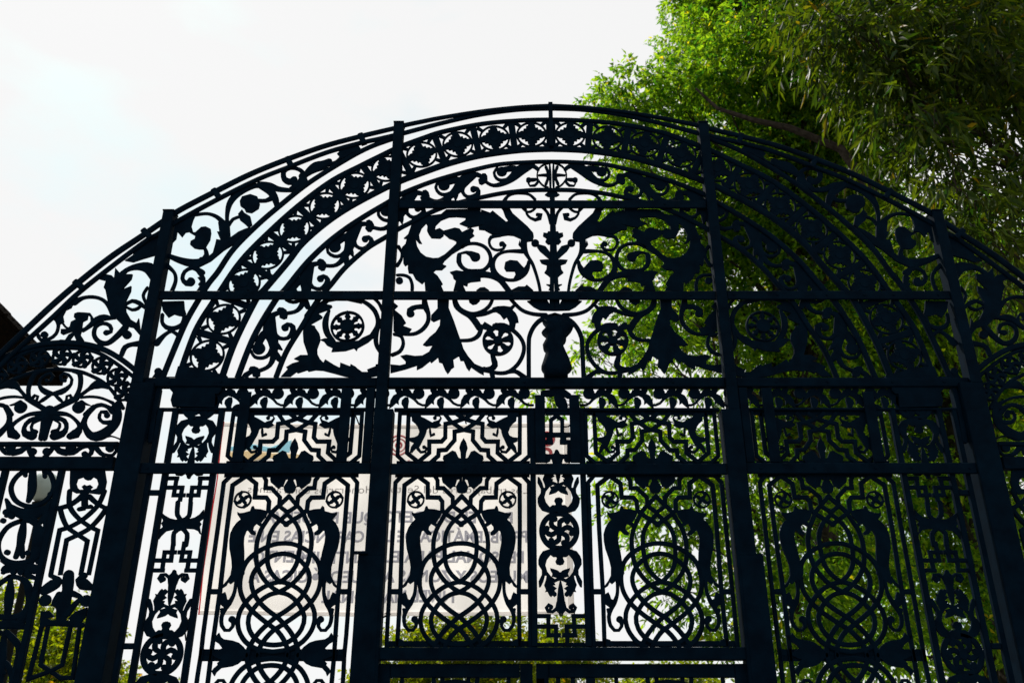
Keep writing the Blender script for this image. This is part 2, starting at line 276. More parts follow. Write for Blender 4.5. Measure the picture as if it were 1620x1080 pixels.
["spiral_scroll","tympanum","three spirals",None,1,0.0,[["S",-761,5404,27,-715,5433,27,-637,5435,28,-566,5399,30,-526,5327,33,-529,5247,33,-579,5186,31,-648,5177,32,-710,5181,31,-757,5212,34,-785,5265,43,-783,5327,39],["S",-775,5341,16,-729,5354,23,-690,5341,47,-650,5309,86],["S",-445,5517,31,-520,5499,31,-536,5444,23,-511,5390,22,-464,5374,22,-417,5388,23,-406,5417,34,-427,5431,52],["S",-261,5363,39,-378,5363,25,-456,5336,28,-498,5274,36,-503,5194,49,-462,5129,46,-385,5094,27,-309,5098,31,-247,5150,46,-215,5212,39,-207,5261,28],["P",[-410,5203,-401,5256,-362,5276,-300,5269,-262,5221,-246,5203,-207,5265,-198,5247,-216,5203,-247,5142,-293,5098,-332,5107,-315,5142,-324,5172,-362,5172,-393,5172]],["S",-245,5476,55,-244,5390,55,-215,5318,31,-177,5247,28,-147,5150,26,-125,5055,26,-114,4977,26],["P",[-280,5471,-265,5390,-292,5426]],["S",-362,4977,46,-416,5059,46,-454,5098,42,-516,5133,51,-593,5146,59,-663,5133,69,-708,5107,85],["P",[-857,5163,-803,5180,-756,5171,-603,5180,-601,5081,-703,5069,-710,5033,-746,5045,-723,4992,-823,4992,-804,5085,-826,5106,-834,5138]],["P",[-355,4994,-293,5029,-240,5029,-224,5046,-171,4994]],["P",[-637,4994,-607,5020,-569,5024,-530,4994]],["S",-227,5785,18,-220,5729,19,-188,5687,21,-149,5668,29,-111,5684,40,-105,5720,45,-128,5720,32],["S",-259,5794,21,-212,5746,19,-164,5766,19,-135,5804,19],["S",-415,5846,39,-382,5905,25,-327,5931,21,-255,5934,21,-194,5921,22,-148,5872,25]]],
["candelabrum","tympanum","centre stem",None,1,0.0,[["S",-20,5965,32,-15,5908,29,-15,5785,26,-18,5553,28,-21,5265,34,-25,4977,34],["S",-92,5794,22,-49,5738,25,-24,5636,27],["P",[-15,5549,-48,5553,-56,5535,-87,5540,-92,5508,-60,5485,-73,5453,-50,5426,-17,5431]],["P",[-21,5274,-60,5283,-122,5278,-107,5247,-64,5230,-69,5186,-85,5159,-54,5133,-23,5098]],["P",[-25,4999,-53,4999,-41,5029,-71,5050,-27,5046]],["P",[-13,5898,-42,5898,-70,5917,-45,5941,-17,5936]],["S",-377,4939,30,-320,4866,29,-260,4811,29,-177,4782,30,-79,4773,35],["P",[-229,4896,-161,4909,-119,4909,-78,4866,-115,4913,-69,4913,-47,4870,-47,4913,-2,4913,-4,4811,-124,4815,-176,4845]],["S",-220,4221,35,-218,4513,36,-209,4595,36,-171,4677,36,-110,4736,39,-5,4769,47],["S",-134,6122,12,-123,6176,14,-96,6215,15,-63,6237,16,-38,6244,16],["S",-134,6122,12,-128,6078,14,-106,6040,15,-75,6008,16,-42,5996,16],["S",-118,6119,18,-81,6122,24,-32,6119,37],["S",-32,6119,32,-44,6171,24,-55,6205,27],["S",-32,6119,32,-45,6069,24,-58,6030,27],["S",-23,6244,15,-20,6122,24,-20,5987,18],["B",-207,6069,23],["S",-207,6073,32,-171,6073,36,-134,6078,24],["S",-211,6054,16,-196,6011,15,-155,6015,24,-126,6054,20]]],
["acanthus_scroll","tympanum","lower leaf",None,1,0.0,[["P",[-951,4930,-947,4828,-995,4769,-997,4727,-974,4711,-922,4736,-924,4677,-955,4619,-999,4578,-1052,4509,-1025,4497,-974,4505,-1001,4448,-1052,4416,-1111,4412,-1178,4424,-1225,4412,-1182,4368,-1181,4344,-1225,4332,-1299,4340,-1295,4268,-1179,4300,-1092,4332,-1091,4294,-1048,4316,-991,4368,-979,4353,-929,4400,-920,4360,-894,4352,-878,4312,-867,4288,-848,4260,-833,4280,-819,4304,-798,4320,-807,4384,-765,4412,-751,4372,-726,4372,-702,4312,-680,4284,-665,4316,-606,4272,-565,4250,-566,4312,-637,4344,-689,4408,-728,4472,-748,4537,-772,4603,-808,4711,-857,4837,-856,4930]],["S",-1058,4930,38,-1047,4853,53,-1022,4794,38,-1019,4719,34,-1054,4653,34,-1112,4611,30,-1179,4603,27,-1247,4619,45],["P",[-1295,4820,-1232,4765,-1195,4702,-1220,4677,-1147,4648,-1165,4618,-1216,4595,-1292,4628,-1306,4887,-1267,4853]],["S",-1058,4849,45,-1122,4845,38,-1167,4820,53,-1163,4786,66],["S",-1283,4603,27,-1230,4587,28,-1208,4521,28,-1231,4456,30,-1289,4424,30],["S",-822,4930,27,-803,4853,29,-750,4803,34,-689,4769,45,-643,4719,53,-608,4661,52],["S",-590,4669,37,-611,4595,37,-670,4554,30,-752,4548,26],["S",-807,4921,27,-775,4845,27,-721,4803,27,-653,4786,27,-577,4811,30,-525,4862,29,-499,4930,26],["P",[-701,4930,-692,4887,-662,4864,-631,4872,-605,4900,-602,4930]],["S",-637,4769,27,-562,4784,30,-494,4815,30],["P",[-502,4837,-464,4849,-411,4853,-358,4845,-336,4866,-320,4849,-343,4820,-313,4786,-298,4752,-291,4706,-313,4702,-321,4653,-366,4661,-369,4711,-388,4752,-411,4732,-441,4778,-472,4799,-517,4794]],["S",-620,4659,27,-583,4665,25,-545,4653,25],["S",-486,4677,38,-411,4682,38,-336,4636,34,-276,4570,31,-250,4497,33,-262,4416,33,-306,4336,31,-372,4280,31,-438,4268,29,-504,4280,29,-563,4300,44],["P",[-587,4677,-565,4711,-501,4669,-478,4702,-396,4694,-354,4648,-426,4653,-486,4661,-545,4643,-587,4653]],["S",-506,4448,30,-489,4384,44,-479,4336,49,-512,4304,44,-571,4300,29],["S",-505,4288,44,-493,4221,37],["S",-387,4276,29,-321,4284,33,-277,4256,37,-230,4217,44]]],
["wheel_rosette","tympanum","eight spokes",None,1,0.0,[["W",-1663,4671,136,8000,0,0]]],
["wheel_rosette","tympanum","six petals",None,1,0.0,[["H",-456,4543,125,6000,0,0]]],
["bust","tympanum","bust",None,0,0.0,[["P",[-20,4732,-50,4711,-103,4712,-73,4677,-77,4653,-111,4618,-74,4599,-75,4562,-102,4513,-98,4472,-77,4452,-92,4400,-115,4328,-116,4296,-98,4272,-95,4222,92,4222,93,4268,123,4292,127,4320,107,4384,72,4464,54,4513,85,4542,90,4587,136,4636,152,4677,130,4686,111,4677,108,4702,70,4719,25,4715,11,4732]]]],
["bar","main","panel bars",-715,1,0.0,[["L",-1147,3466,31,-1210,3392,31,-1209,3042,31,-1211,2803,30,-1211,2311,29,-1206,2139,29],["L",-1219,2604,37,-1135,2604,37]]],
["knotwork","main","knot",-715,1,0.0,[["L",-856,3178,32,-858,3250,32,-881,3279,32,-966,3281,32,-970,3385,33,-1048,3443,33,-1142,3372,33,-1142,3042,32,-1133,2604,31,-1138,2139,30],["L",-934,3466,31,-898,3409,31,-896,3351,31,-851,3350,31,-782,3282,31,-780,3216,31],["S",-780,3220,31,-764,3204,31,-712,3168,31],["S",-856,3184,32,-820,3152,32,-761,3113,32,-710,3078,32],["S",-715,3290,32,-764,3237,32,-821,3178,32,-857,3113,32,-893,3042,32,-911,2960,33,-910,2884,33,-901,2816,33,-884,2766,33,-850,2711,32,-805,2662,32,-755,2624,32,-711,2601,32],["S",-712,3158,31,-761,3113,31,-792,3078,31,-822,3017,32,-830,2947,32,-829,2878,32,-822,2816,33,-805,2766,33,-770,2717,32,-713,2669,32],["S",-707,2944,32,-763,2941,32,-820,2925,32,-882,2894,33,-937,2853,33,-976,2803,33,-995,2742,33,-1000,2674,32,-991,2613,32,-966,2559,32,-924,2505,33,-867,2455,33,-798,2405,33,-716,2351,33],["S",-706,2870,32,-761,2865,32,-811,2844,31,-860,2806,33,-899,2760,33,-920,2705,32,-916,2650,32,-890,2589,32,-851,2538,33,-794,2487,33,-716,2434,33],["S",-712,2674,32,-762,2662,32,-811,2644,32,-866,2610,32,-920,2559,32,-958,2505,32,-978,2458,32,-983,2416,32,-975,2364,32,-953,2317,32,-915,2270,33,-865,2236,33,-804,2213,33,-713,2201,33],["S",-711,2600,32,-778,2584,32,-839,2542,32,-883,2487,32,-909,2434,32,-909,2393,32,-897,2352,32,-865,2305,33,-818,2268,33,-763,2250,33,-714,2246,33],["S",-714,2437,33,-773,2384,33,-826,2328,33,-863,2270,33,-884,2219,33,-889,2181,33],["S",-714,2355,33,-758,2311,33,-793,2262,33,-813,2216,33,-818,2181,33]]],
["dolphin","main","dolphins",-715,1,0.0,[["P",[-980,3210,-967,3216,-956,3194,-911,3191,-872,3181,-856,3171,-871,3132,-889,3107,-898,3094,-881,3069,-900,3063,-933,3084,-948,3065,-951,3042,-927,3020,-930,3001,-962,3007,-989,3036,-998,3033,-1009,2991,-1007,2947,-995,2878,-987,2803,-975,2729,-1002,2681,-1018,2686,-1042,2674,-1066,2655,-1082,2668,-1094,2644,-1116,2629,-1120,2644,-1092,2680,-1072,2717,-1069,2772,-1077,2816,-1087,2853,-1103,2903,-1112,2960,-1112,3011,-1098,3055,-1074,3094,-1049,3116,-1077,3152,-1079,3171,-1061,3162,-1032,3165,-988,3178]],["S",-1028,2692,25,-1028,2626,24,-1035,2577,26,-1057,2526,35,-1080,2487,31,-1099,2434,28,-1090,2375,26,-1064,2343,24,-1033,2343,23,-1013,2369,24,-1011,2393,31,-1024,2415,49],["P",[-1134,2577,-1116,2589,-1095,2601,-1084,2577,-1077,2553,-1061,2547,-1049,2559,-1074,2499,-1093,2498,-1115,2514,-1131,2529]],["P",[-1114,2487,-1099,2493,-1092,2476,-1109,2458]]]],
["palmette","main","palmette",-715,1,0.0,[["P",[-865,3462,-867,3415,-860,3392,-840,3377,-826,3363,-800,3343,-781,3361,-761,3359,-753,3327,-741,3314,-713,3309,-717,3462],[-738,3418,-753,3413,-766,3367,-759,3362,-735,3409]]]],
["roundel","main","roundel",-715,1,0.0,[["V",-1053,3264,65,4000,0,0]]],
["tulip","main_low","tulip",-1986,1,0.0,[["P",[-2172,2207,-2195,2235,-2231,2262,-2271,2275,-2337,2284,-2359,2299,-2375,2327,-2389,2309,-2425,2309,-2400,2272,-2365,2253,-2339,2225,-2360,2213,-2396,2195,-2401,2183,-2393,2174,-2352,2155,-2332,2152,-2361,2128,-2356,2116,-2382,2092,-2392,2074,-2369,2044,-2359,2068,-2331,2095,-2256,2107,-2220,2122,-2185,2152,-2167,2164]]]],
["corner_leaf","main_short","corner leaf",-715,1,0.0,[["P",[-1146,2288,-1116,2285,-1097,2279,-1087,2262,-1058,2242,-1143,2236]]]],
["bar","transom","transom bars",-711,1,0.0,[["L",-1204,3964,30,-1206,3598,30,-1130,3529,30]]],
["strapwork","transom","strapwork",-711,1,0.0,[["L",-1138,3936,32,-1135,3621,32,-1048,3550,32,-968,3622,32,-971,3710,32,-878,3710,32,-851,3742,32,-853,3851,32,-801,3860,32,-711,3893,32],["L",-867,3941,32,-813,3870,32,-711,3798,32],["L",-776,3939,34,-713,3888,34],["L",-711,3803,32,-782,3789,32,-780,3721,32,-841,3645,32,-897,3641,32,-899,3598,32,-976,3525,32]]],
["grotesque_beast","transom","beasts",-711,1,0.0,[["P",[-1157,3938,-1119,3936,-1082,3931,-1066,3939,-1044,3931,-1041,3907,-1010,3893,-955,3861,-894,3854,-883,3840,-927,3815,-947,3819,-974,3822,-993,3805,-996,3784,-1004,3756,-1017,3728,-1035,3686,-1053,3652,-1073,3652,-1098,3620,-1115,3624,-1107,3665,-1085,3697,-1119,3713,-1120,3738,-1084,3742,-1058,3756,-1049,3784,-1064,3826,-1085,3854,-1110,3875,-1113,3907,-1152,3911]],["S",-935,3854,34,-902,3872,20,-888,3897,13,-900,3916,12,-925,3918,15,-935,3898,30],["S",-970,3815,13,-961,3756,24,-938,3768,20],["S",-1053,3652,26,-1032,3626,20,-1000,3631,20,-987,3655,17,-1008,3665,29]]],
["palmette","transom","transom palmette",-711,1,0.0,[["P",[-711,3736,-690,3700,-679,3659,-689,3624,-693,3573,-703,3529,-838,3529,-865,3573,-860,3597,-834,3610,-795,3638,-768,3628,-746,3582,-723,3573,-730,3624,-739,3659,-731,3700]]]],
["rinceau","rinceau","unit",None,1,0.0,[["P",[-1290,3975,-1283,4040,-1262,4080,-1236,4094,-1252,4120,-1247,4163,-1225,4160,-1217,4138,-1196,4123,-1187,4138,-1167,4145,-1152,4131,-1132,4123,-1117,4094,-1095,4069,-1115,4051,-1150,4072,-1180,4080,-1207,4065,-1220,4040,-1217,4005,-1238,4020,-1264,3993]],["S",-1126,4083,41,-1098,4051,22,-1069,4018,18,-1035,4002,16,-1001,4002,16],["B",-1067,4098,45],["S",-1066,4112,41,-1051,4160,38],["P",[-1172,3971,-1197,4011,-1195,4040,-1170,4065,-1146,4065,-1140,4036,-1144,4004,-1145,3971]]]],
["roundel","pil","pilaster roundel",None,0,0.0,[["Q",-8,3033,147,-8,3033,107]]],
["grotesque","pil","grotesque",-8,0,0.0,[["P",[1,2906,-76,2903,-130,2886,-154,2853,-163,2826,-163,2793,-139,2754,-139,2721,-163,2675,-160,2633,-147,2636,-127,2675,-116,2715,-106,2715,-110,2688,-124,2649,-111,2617,-118,2601,-101,2604,-88,2578,-75,2566,-65,2578,-52,2567,-36,2578,-35,2591,-52,2611,-33,2627,-41,2631,-64,2648,-44,2649,-50,2666,-20,2679,-4,2682,-2,2737,-9,2737,-26,2751,-52,2760,-79,2767,-76,2751,-63,2728,-70,2708,-53,2705,-30,2698,-47,2691,-73,2708,-99,2741,-112,2787,-101,2826,-74,2860,-54,2845,-34,2846,-30,2836,-41,2813,-31,2793,-1,2787]],["P",[-4,2679,-14,2675,-25,2630,-33,2566,-37,2527,-44,2495,-38,2470,-25,2457,-19,2438,-9,2433]],["S",-24,2527,33,-37,2489,26,-67,2467,23,-99,2471,26,-110,2494,26,-93,2514,26,-80,2499,37]]],
["fret","pil","fret",-8,0,0.0,[["L",-189,2438,29,-79,2438,29],["L",-97,2445,30,-99,2310,30,-12,2310,30],["L",-196,2368,30,-45,2368,30,-48,2233,30]]],
["fret_foot","pil_low","fret foot",-8,0,0.0,[]],
["bow","pil_outer","bow",None,1,0.0,[["P",[-2907,3167,-2881,3147,-2837,3124,-2795,3114,-2756,3124,-2706,3118,-2659,3130,-2630,3151,-2603,3188,-2594,3126,-2621,3102,-2606,3085,-2616,3065,-2597,3004,-2610,3012,-2620,3029,-2655,3045,-2712,3049,-2753,3049,-2792,3045,-2855,3030,-2885,2996,-2898,2972,-2904,3037,-2882,3061,-2897,3085,-2887,3106,-2902,3134]],["S",-2802,3241,33,-2792,3151,33,-2754,3110,32],["S",-2708,3241,33,-2706,3142,32,-2746,3110,32],["S",-2787,2932,32,-2795,3020,32,-2753,3053,32],["S",-2696,2932,32,-2700,3012,32,-2745,3053,32]]],
["fret","pil_top","house fret",None,0,0.0,[["L",-49,3778,31,-47,3882,31,-3,3914,31,39,3882,31,37,3778,31],["L",-100,3762,38,108,3762,38],["L",-60,3756,48,-61,3686,48],["L",44,3756,48,42,3686,48],["L",-101,3705,34,-34,3705,34],["L",16,3705,34,120,3705,34],["L",88,3700,32,85,3606,32],["L",-101,3700,21,-102,3612,21],["L",-89,3942,43,121,3942,43],["P",[-47,3519,-35,3519,-47,3568,-68,3593,-73,3606,-41,3609,-28,3617,-22,3639,-9,3646,4,3639,9,3617,22,3609,54,3606,48,3593,29,3568,17,3519]],["B",-84,3573,27],["B",71,3573,27],["S",-99,3606,16,-68,3601,16,-52,3579,14],["S",91,3604,16,54,3598,16,32,3573,14]]],
["scrollwork","wing","tympanum scrolls",-3901,1,0.0,[["S",-3903,4095,29,-3842,4111,47,-3801,4140,35,-3776,4178,21,-3778,4216,21,-3812,4254,24,-3850,4267,24,-3872,4242,24,-3858,4203,21,-3832,4206,30],["S",-3884,4089,24,-3834,4045,29,-3806,4023,18,-3786,4039,18,-3789,4077,18,-3765,4083,24,-3746,4058,24],["S",-3783,4287,30,-3731,4267,36,-3707,4203,36,-3704,4127,32,-3727,4051,29],["S",-3901,3946,53,-3839,3983,41,-3766,4026,47,-3713,4058,47],["S",-3698,4070,29,-3628,4136,30,-3582,4171,71,-3528,4171,59,-3488,4146,24],["S",-3679,4064,18,-3610,4072,21,-3532,4064,21,-3462,4039,21,-3424,4020,29],["B",-3678,3983,47],["S",-3665,4026,35,-3627,4011,18,-3593,4000,8],["S",-3617,3927,35,-3564,3986,35,-3509,4005,32,-3453,3986,32,-3394,3952,70,-3382,4014,47],["S",-3564,3986,42,-3602,3922,36,-3611,3859,36,-3581,3797,47,-3531,3753,65,-3467,3759,83,-3410,3803,77,-3373,3859,72,-3373,3929,72,-3397,3992,60],["S",-3409,3863,36,-3468,3863,30,-3505,3900,24,-3499,3948,24,-3463,3945,36,-3449,3919,45],["S",-3625,3841,36,-3615,3910,24],["S",-3463,3741,35,-3389,3753,12,-3313,3728,12],["S",-3877,3935,48,-3762,3929,30,-3687,3885,27,-3640,3828,36,-3659,3772,77,-3697,3753,53],["S",-3866,3910,30,-3770,3878,36,-3740,3822,30,-3760,3772,53,-3816,3756,71],["S",-3869,3897,24,-3797,3853,18,-3802,3803,24,-3834,3787,36],["S",-3899,3954,90,-3889,3878,66,-3888,3816,48,-3888,3735,41]]],
["rinceau","wing","wing frieze",-3901,1,0.0,[["S",-3699,3618,29,-3646,3618,29,-3596,3664,35,-3545,3676,35,-3511,3642,35,-3525,3600,35,-3559,3611,47],["S",-3506,3685,41,-3440,3618,35,-3390,3600,29,-3344,3606,23,-3325,3639,24,-3334,3679,24],["B",-3673,3664,37],["B",-3377,3658,32],["S",-3799,3679,35,-3755,3636,47,-3700,3624,53],["S",-3861,3581,35,-3824,3630,35,-3805,3679,35],["B",-3848,3630,29]]],
["lyre_panel","wing","lyre panel",None,1,0.0,[["P",[-3642,3495,-3623,3382,-3608,3330,-3565,3310,-3488,3314,-3393,3302,-3355,3330,-3354,3398,-3384,3487],[-3576,3382,-3571,3418,-3535,3432,-3516,3414,-3499,3408,-3476,3412,-3460,3432,-3426,3414,-3409,3378,-3417,3346,-3449,3334,-3463,3342,-3448,3358,-3469,3374,-3491,3366,-3512,3375,-3530,3358,-3512,3338,-3539,3336,-3562,3354]],["L",-3627,2718,31,-3629,3039,32,-3565,3059,32],["L",-3357,2718,31,-3351,3036,32,-3408,3060,32],["L",-3559,2718,31,-3564,2967,32,-3489,3005,32],["L",-3413,2718,31,-3413,2961,32,-3489,3005,32],["S",-3565,3059,32,-3493,3103,32,-3428,3165,35,-3380,3235,35,-3358,3326,35],["S",-3408,3060,32,-3495,3114,32,-3571,3184,35,-3603,3247,35,-3615,3326,35],["S",-3489,3005,32,-3414,3053,32,-3353,3134,35,-3319,3200,35],["S",-3489,3005,32,-3577,3060,32,-3631,3138,35,-3659,3200,35],["S",-3681,3196,31,-3594,3223,35,-3534,3271,39,-3503,3310,47],["S",-3310,3192,31,-3395,3235,35,-3460,3286,39],["S",-3499,3310,54,-3485,3200,39,-3518,3192,31],["S",-3490,3263,39,-3467,3208,31,-3437,3212,31],["S",-3499,2718,75,-3492,2663,82,-3485,2612,74,-3494,2547,96,-3489,2468,88,-3487,2405,66],["S",-3626,2715,30,-3551,2678,45,-3597,2649,82,-3649,2612,67],["S",-3386,2715,45,-3425,2685,37,-3382,2656,82,-3326,2634,45],["S",-3539,2583,45,-3569,2518,30,-3540,2518,44,-3490,2454,44],["S",-3443,2590,45,-3378,2562,30,-3408,2526,37,-3453,2454,44],["B",-3627,2544,41],["B",-3337,2540,41],["P",[-3640,2468,-3582,2472,-3537,2433,-3586,2424,-3520,2390,-3623,2355]],["P",[-3321,2497,-3397,2468,-3439,2422,-3394,2383,-3339,2398,-3317,2440]],["S",-3601,2390,37,-3469,2390,44,-3334,2376,37],["L",-3615,2369,29,-3630,2026,29,-3491,2076,29,-3420,2117,29,-3414,2369,29],["L",-3571,2369,29,-3568,2117,29,-3491,2076,29,-3417,2033,29,-3331,2033,29,-3351,2369,29],["L",-3811,2063,22,-3789,2063,22]]],
["ring_panel","wing","ring panel",None,1,0.0,[["S",-3925,3495,36,-4018,3454,36,-4055,3358,36,-3996,3255,36,-3878,3212,36,-3779,3255,36,-3737,3350,36,-3782,3454,36,-3838,3495,36],["S",-3923,3487,47,-3907,3398,63,-3895,3326,62,-3903,3255,36],["S",-3980,3478,35,-3969,3446,31],["S",-3835,3478,31,-3822,3438,31],["S",-3924,3107,35,-4013,3060,35,-4053,2953,35,-4009,2848,35,-3893,2803,35,-3764,2833,45,-3742,2938,53,-3772,3045,46,-3862,3107,35,-3924,3107,35],["S",-3903,3099,34,-3897,3014,61,-3890,2923,53,-3903,2848,38],["S",-3883,2923,46,-3854,2848,30],["B",-3971,2878,20],["B",-3822,2874,20],["S",-3799,3060,54,-3775,2953,68,-3773,2841,53],["S",-3730,3169,31,-3760,3130,46,-3782,3091,31],["B",-3733,3130,20],["B",-3750,3302,19],["B",-3739,2999,18],["B",-3729,2811,21],["B",-4046,3169,23],["B",-4054,3107,20],["B",-4001,3141,23],["S",-3958,3188,19,-3898,3130,38,-3939,3107,23],["S",-3842,3188,19,-3856,3145,38,-3809,3107,23],["S",-3995,2818,23,-3933,2781,38,-3968,2737,30],["S",-3780,2803,30,-3801,2729,45,-3742,2700,30],["B",-3841,2740,23],["B",-3894,2740,20],["S",-4024,3208,46,-3936,3161,77,-3836,3161,85,-3759,3200,46],["S",-4068,3263,23,-4030,3200,46,-4040,3145,31],["S",-3726,3263,23,-3756,3184,46,-3737,3060,31,-3713,2841,38],["S",-3958,2759,60,-3850,2781,68,-3748,2759,68],["S",-3916,2707,34,-3996,2634,34,-4013,2547,34,-3968,2454,34,-3859,2426,44,-3762,2454,44,-3733,2554,52,-3778,2656,45,-3847,2700,34,-3916,2707,34],["S",-3904,2685,30,-3888,2583,67,-3869,2440,44],["S",-3778,2656,45,-3731,2511,52,-3766,2405,59],["S",-3948,2369,44,-3849,2383,66,-3743,2369,44],["S",-3894,2327,34,-3944,2230,33,-3874,2059,33],["S",-3850,2327,44,-3741,2230,44,-3724,2059,57],["S",-3865,2327,29,-3841,2161,58,-3817,1999,43]]],
["border_scroll","border","unit",None,1,0.0,[["S",-1932,5330,26,-1868,5328,27,-1825,5352,35,-1785,5417,51,-1763,5495,73,-1756,5575,95,-1726,5637,73,-1691,5677,40,-1641,5672,31],["S",-1922,5495,19,-1914,5438,23,-1867,5406,24,-1823,5412,27,-1780,5452,35],["B",-1868,5482,43],["S",-1868,5504,52,-1847,5530,52,-1805,5566,55,-1767,5575,52],["S",-1742,5548,43,-1715,5491,26,-1668,5469,26,-1625,5491,38,-1606,5530,38,-1628,5564,31,-1653,5550,54],["S",-1794,5434,39,-1783,5391,48,-1772,5347,39],["S",-1759,5469,43,-1745,5434,35,-1733,5408,14],["P",[-1658,5699,-1636,5710,-1612,5695,-1597,5668,-1604,5632,-1618,5610,-1641,5612,-1661,5637,-1652,5659]]]]]
EXTRA = {
'frieze': [[-0.1712,6.5486,0.0],[-0.5,6.5095,0.0],[-0.8235,6.4441,0.0],[-1.1368,6.3347,0.0],[-1.4344,6.188,0.0],[-1.7024,6.0131,0.0],[-1.9413,5.8057,0.0],[-2.1783,5.5768,0.0],[-2.3756,5.3233,0.0],[-2.539,5.0591,0.0],[-2.6617,4.7346,0.0],[-2.7492,4.4158,0.0]],
'flowers': [[-2.3589,4.2788,0.0],[-2.1963,4.7878,0.0],[-1.9199,5.2334,0.0],[-1.5494,5.6078,0.0],[-1.0935,5.9053,0.0],[-0.5972,6.0795,0.0]],
'outer_rail': [[-4.2447,4.6259],[-3.901,5.0644],[-3.4552,5.5077],[-2.8858,5.96],[-2.3246,6.2824],[-1.6928,6.5321],[-0.9678,6.7393],[0.0084,6.8712]],
'spacers': [[-3.8803,5.0387],[-3.4086,5.5243],[-2.8783,5.9207],[-2.2879,6.2477],[-1.6703,6.4972]],
'wing_roundels': [[-3.8984,4.4136,0.0773],[-3.7345,4.3919,0.0772],[-3.5709,4.3352,0.0769],[-3.4338,4.2361,0.0765],[-3.3539,4.1146,0.0686]],
'unit_ends': [[-1.9514,5.3345,0.0],[-1.6325,5.659,0.0]],
'verticals': [[-3.0433,0],[-2.9257,0],[-2.5696,0],[-1.2123,0],[-3.7047,0],[-4.1247,0]],
'axes': [[-1.9885,-1.9896,-1.9867,-1.9858],[-0.711,-0.7138,-0.7163,0],[-2.7704,-2.7513,-2.7507,0],[-0.0083,2.186,4.0259,3.0343]],
'tulipz': [[-1.9856,2.1799]]}
# ------------------------------------------------------------ ironwork
def clip_pts(pts, zc):
    if zc is None: return [pts]
    runs, cur_ = [], []
    for i, p in enumerate(pts):
        inside = p[1] >= zc
        if i and (pts[i - 1][1] >= zc) != inside:
            a = pts[i - 1]; u = (zc - a[1]) / (p[1] - a[1]); m = tuple(a[c] + (p[c] - a[c]) * u for c in range(3))
            cur_.append(m)
            if not inside: runs.append(cur_); cur_ = []
        if inside: cur_.append(p)
    if cur_: runs.append(cur_)
    return [r for r in runs if len(r) > 1]
def triples(a): return [(a[i] / 1000, a[i + 1] / 1000, a[i + 2] / 1000) for i in range(0, len(a), 3)]
def pairs(a): return [(a[i] / 1000, a[i + 1] / 1000) for i in range(0, len(a), 2)]
def polar(cx, cz, r, a): return (cx + r * math.cos(a), cz + r * math.sin(a))
def emit(mb, pr, T, y, t, zc=None):
    """T maps (x, z, w) -> (x, z, w)"""
    k = pr[0]
    mb.marks.append((len(mb.v), len(mb.f)))
    if k == 'P':
        rings = [[T((x, z, 0))[:2] for (x, z) in pairs(r)] for r in pr[1:]]
        if zc is not None and sum(p[1] for p in rings[0]) / len(rings[0]) < zc: return
        mb.poly(rings, y, t); return
    q = [T(p) for p in triples(pr[1:])] if k in 'SLB' else None
    if k == 'S':
        for r in clip_pts(spline(q), zc): mb.ribbon(r, y, t)
    elif k == 'L':
        for r in clip_pts(q, zc): mb.line(r, y, t)
    elif k == 'B':
        mb.ball(*q[0], y, t * 1.25)
    else:
        (cx, cz, r), b2 = triples(pr[1:])
        cx, cz, _ = T((cx, cz, 0))
        if k == 'W':
            mb.ring(cx, cz, r * 0.93, r * 0.14, y, t); mb.ball(cx, cz, r * 0.42, y, t * 1.5)
            for i in range(8):
                a = i * math.tau / 8 + 0.06; pts = []
                for (u, w) in ((0.3, .2), (0.5, .2), (0.58, .25), (0.66, .36), (0.74, .22), (0.9, .2)): pts.append((*polar(cx, cz, r * u, a), r * w))
                mb.ribbon(pts, y, t)
        elif k == 'H':
            outer = [polar(cx, cz, r, i * math.tau / 44) for i in range(44)]
            holes = []
            for i in range(6):
                a = i * math.tau / 6 + 0.22 + math.pi / 2
                holes.append([polar(cx, cz, r * u, a + v) for (u, v) in ((0.30, -.2), (0.5, -.2), (0.66, -.26), (0.78, -.2), (0.84, 0), (0.78, .2), (0.66, .26), (0.5, .2), (0.30, .2))])
            mb.poly([outer] + holes, y, t); mb.ball(cx, cz, r * 0.28, y, t * 1.6)
        elif k == 'V':
            mb.ring(cx, cz, r * 0.9, r * 0.2, y, t, 28); mb.ball(cx, cz, r * 0.3, y, t * 1.4)
            for i in range(4):
                a = i * math.tau / 4 + 0.5
                mb.ribbon(spline([(*polar(cx, cz, r * u, a + v), r * w) for (u, v, w) in ((0.15, 0, .36), (0.45, .18, .42), (0.7, .1, .34), (0.9, -.25, .3))]), y, t)
        elif k == 'Q':
            ri = b2[2]; mb.ring(cx, cz, (r + ri) / 2, r - ri, y, t, 44); mb.ball(cx, cz, ri * 0.3, y, t * 1.4)
            for i in range(6):
                a = i * math.tau / 6 + 0.25
                mb.ribbon(spline([(*polar(cx, cz, ri * u, a + v), ri * w) for (u, v, w) in ((0.2, 0, .3), (0.42, .22, .34), (0.6, .2, .37), (0.75, 0.02, .36), (0.9, -.16, .32), (1.05, -.2, .3))]), y, t)
                mb.ball(*polar(cx, cz, ri * 0.86, a + 0.62), ri * 0.2, y, t)
def ident(p): return p
def flip_about(ax): return lambda p: (2 * ax - p[0], p[1], p[2])
MID = {}
for m in MOTIFS: MID.setdefault(m[1], []).append(m)
TH = 0.008
def motif_mesh(m, pre=ident, zc=None, both=True, y=None, t=TH):
    """mesh of one motif, with its mirrored half; pre is applied last"""
    mb = MB(); yy = m[5] if y is None else y
    for pr in m[6]:
        emit(mb, pr, pre, yy, t, zc)
        if m[3] is not None and both:
            fl = flip_about(m[3] / 1000)
            emit(mb, pr, lambda p: pre(fl(p)), yy, t, zc)
    return mb
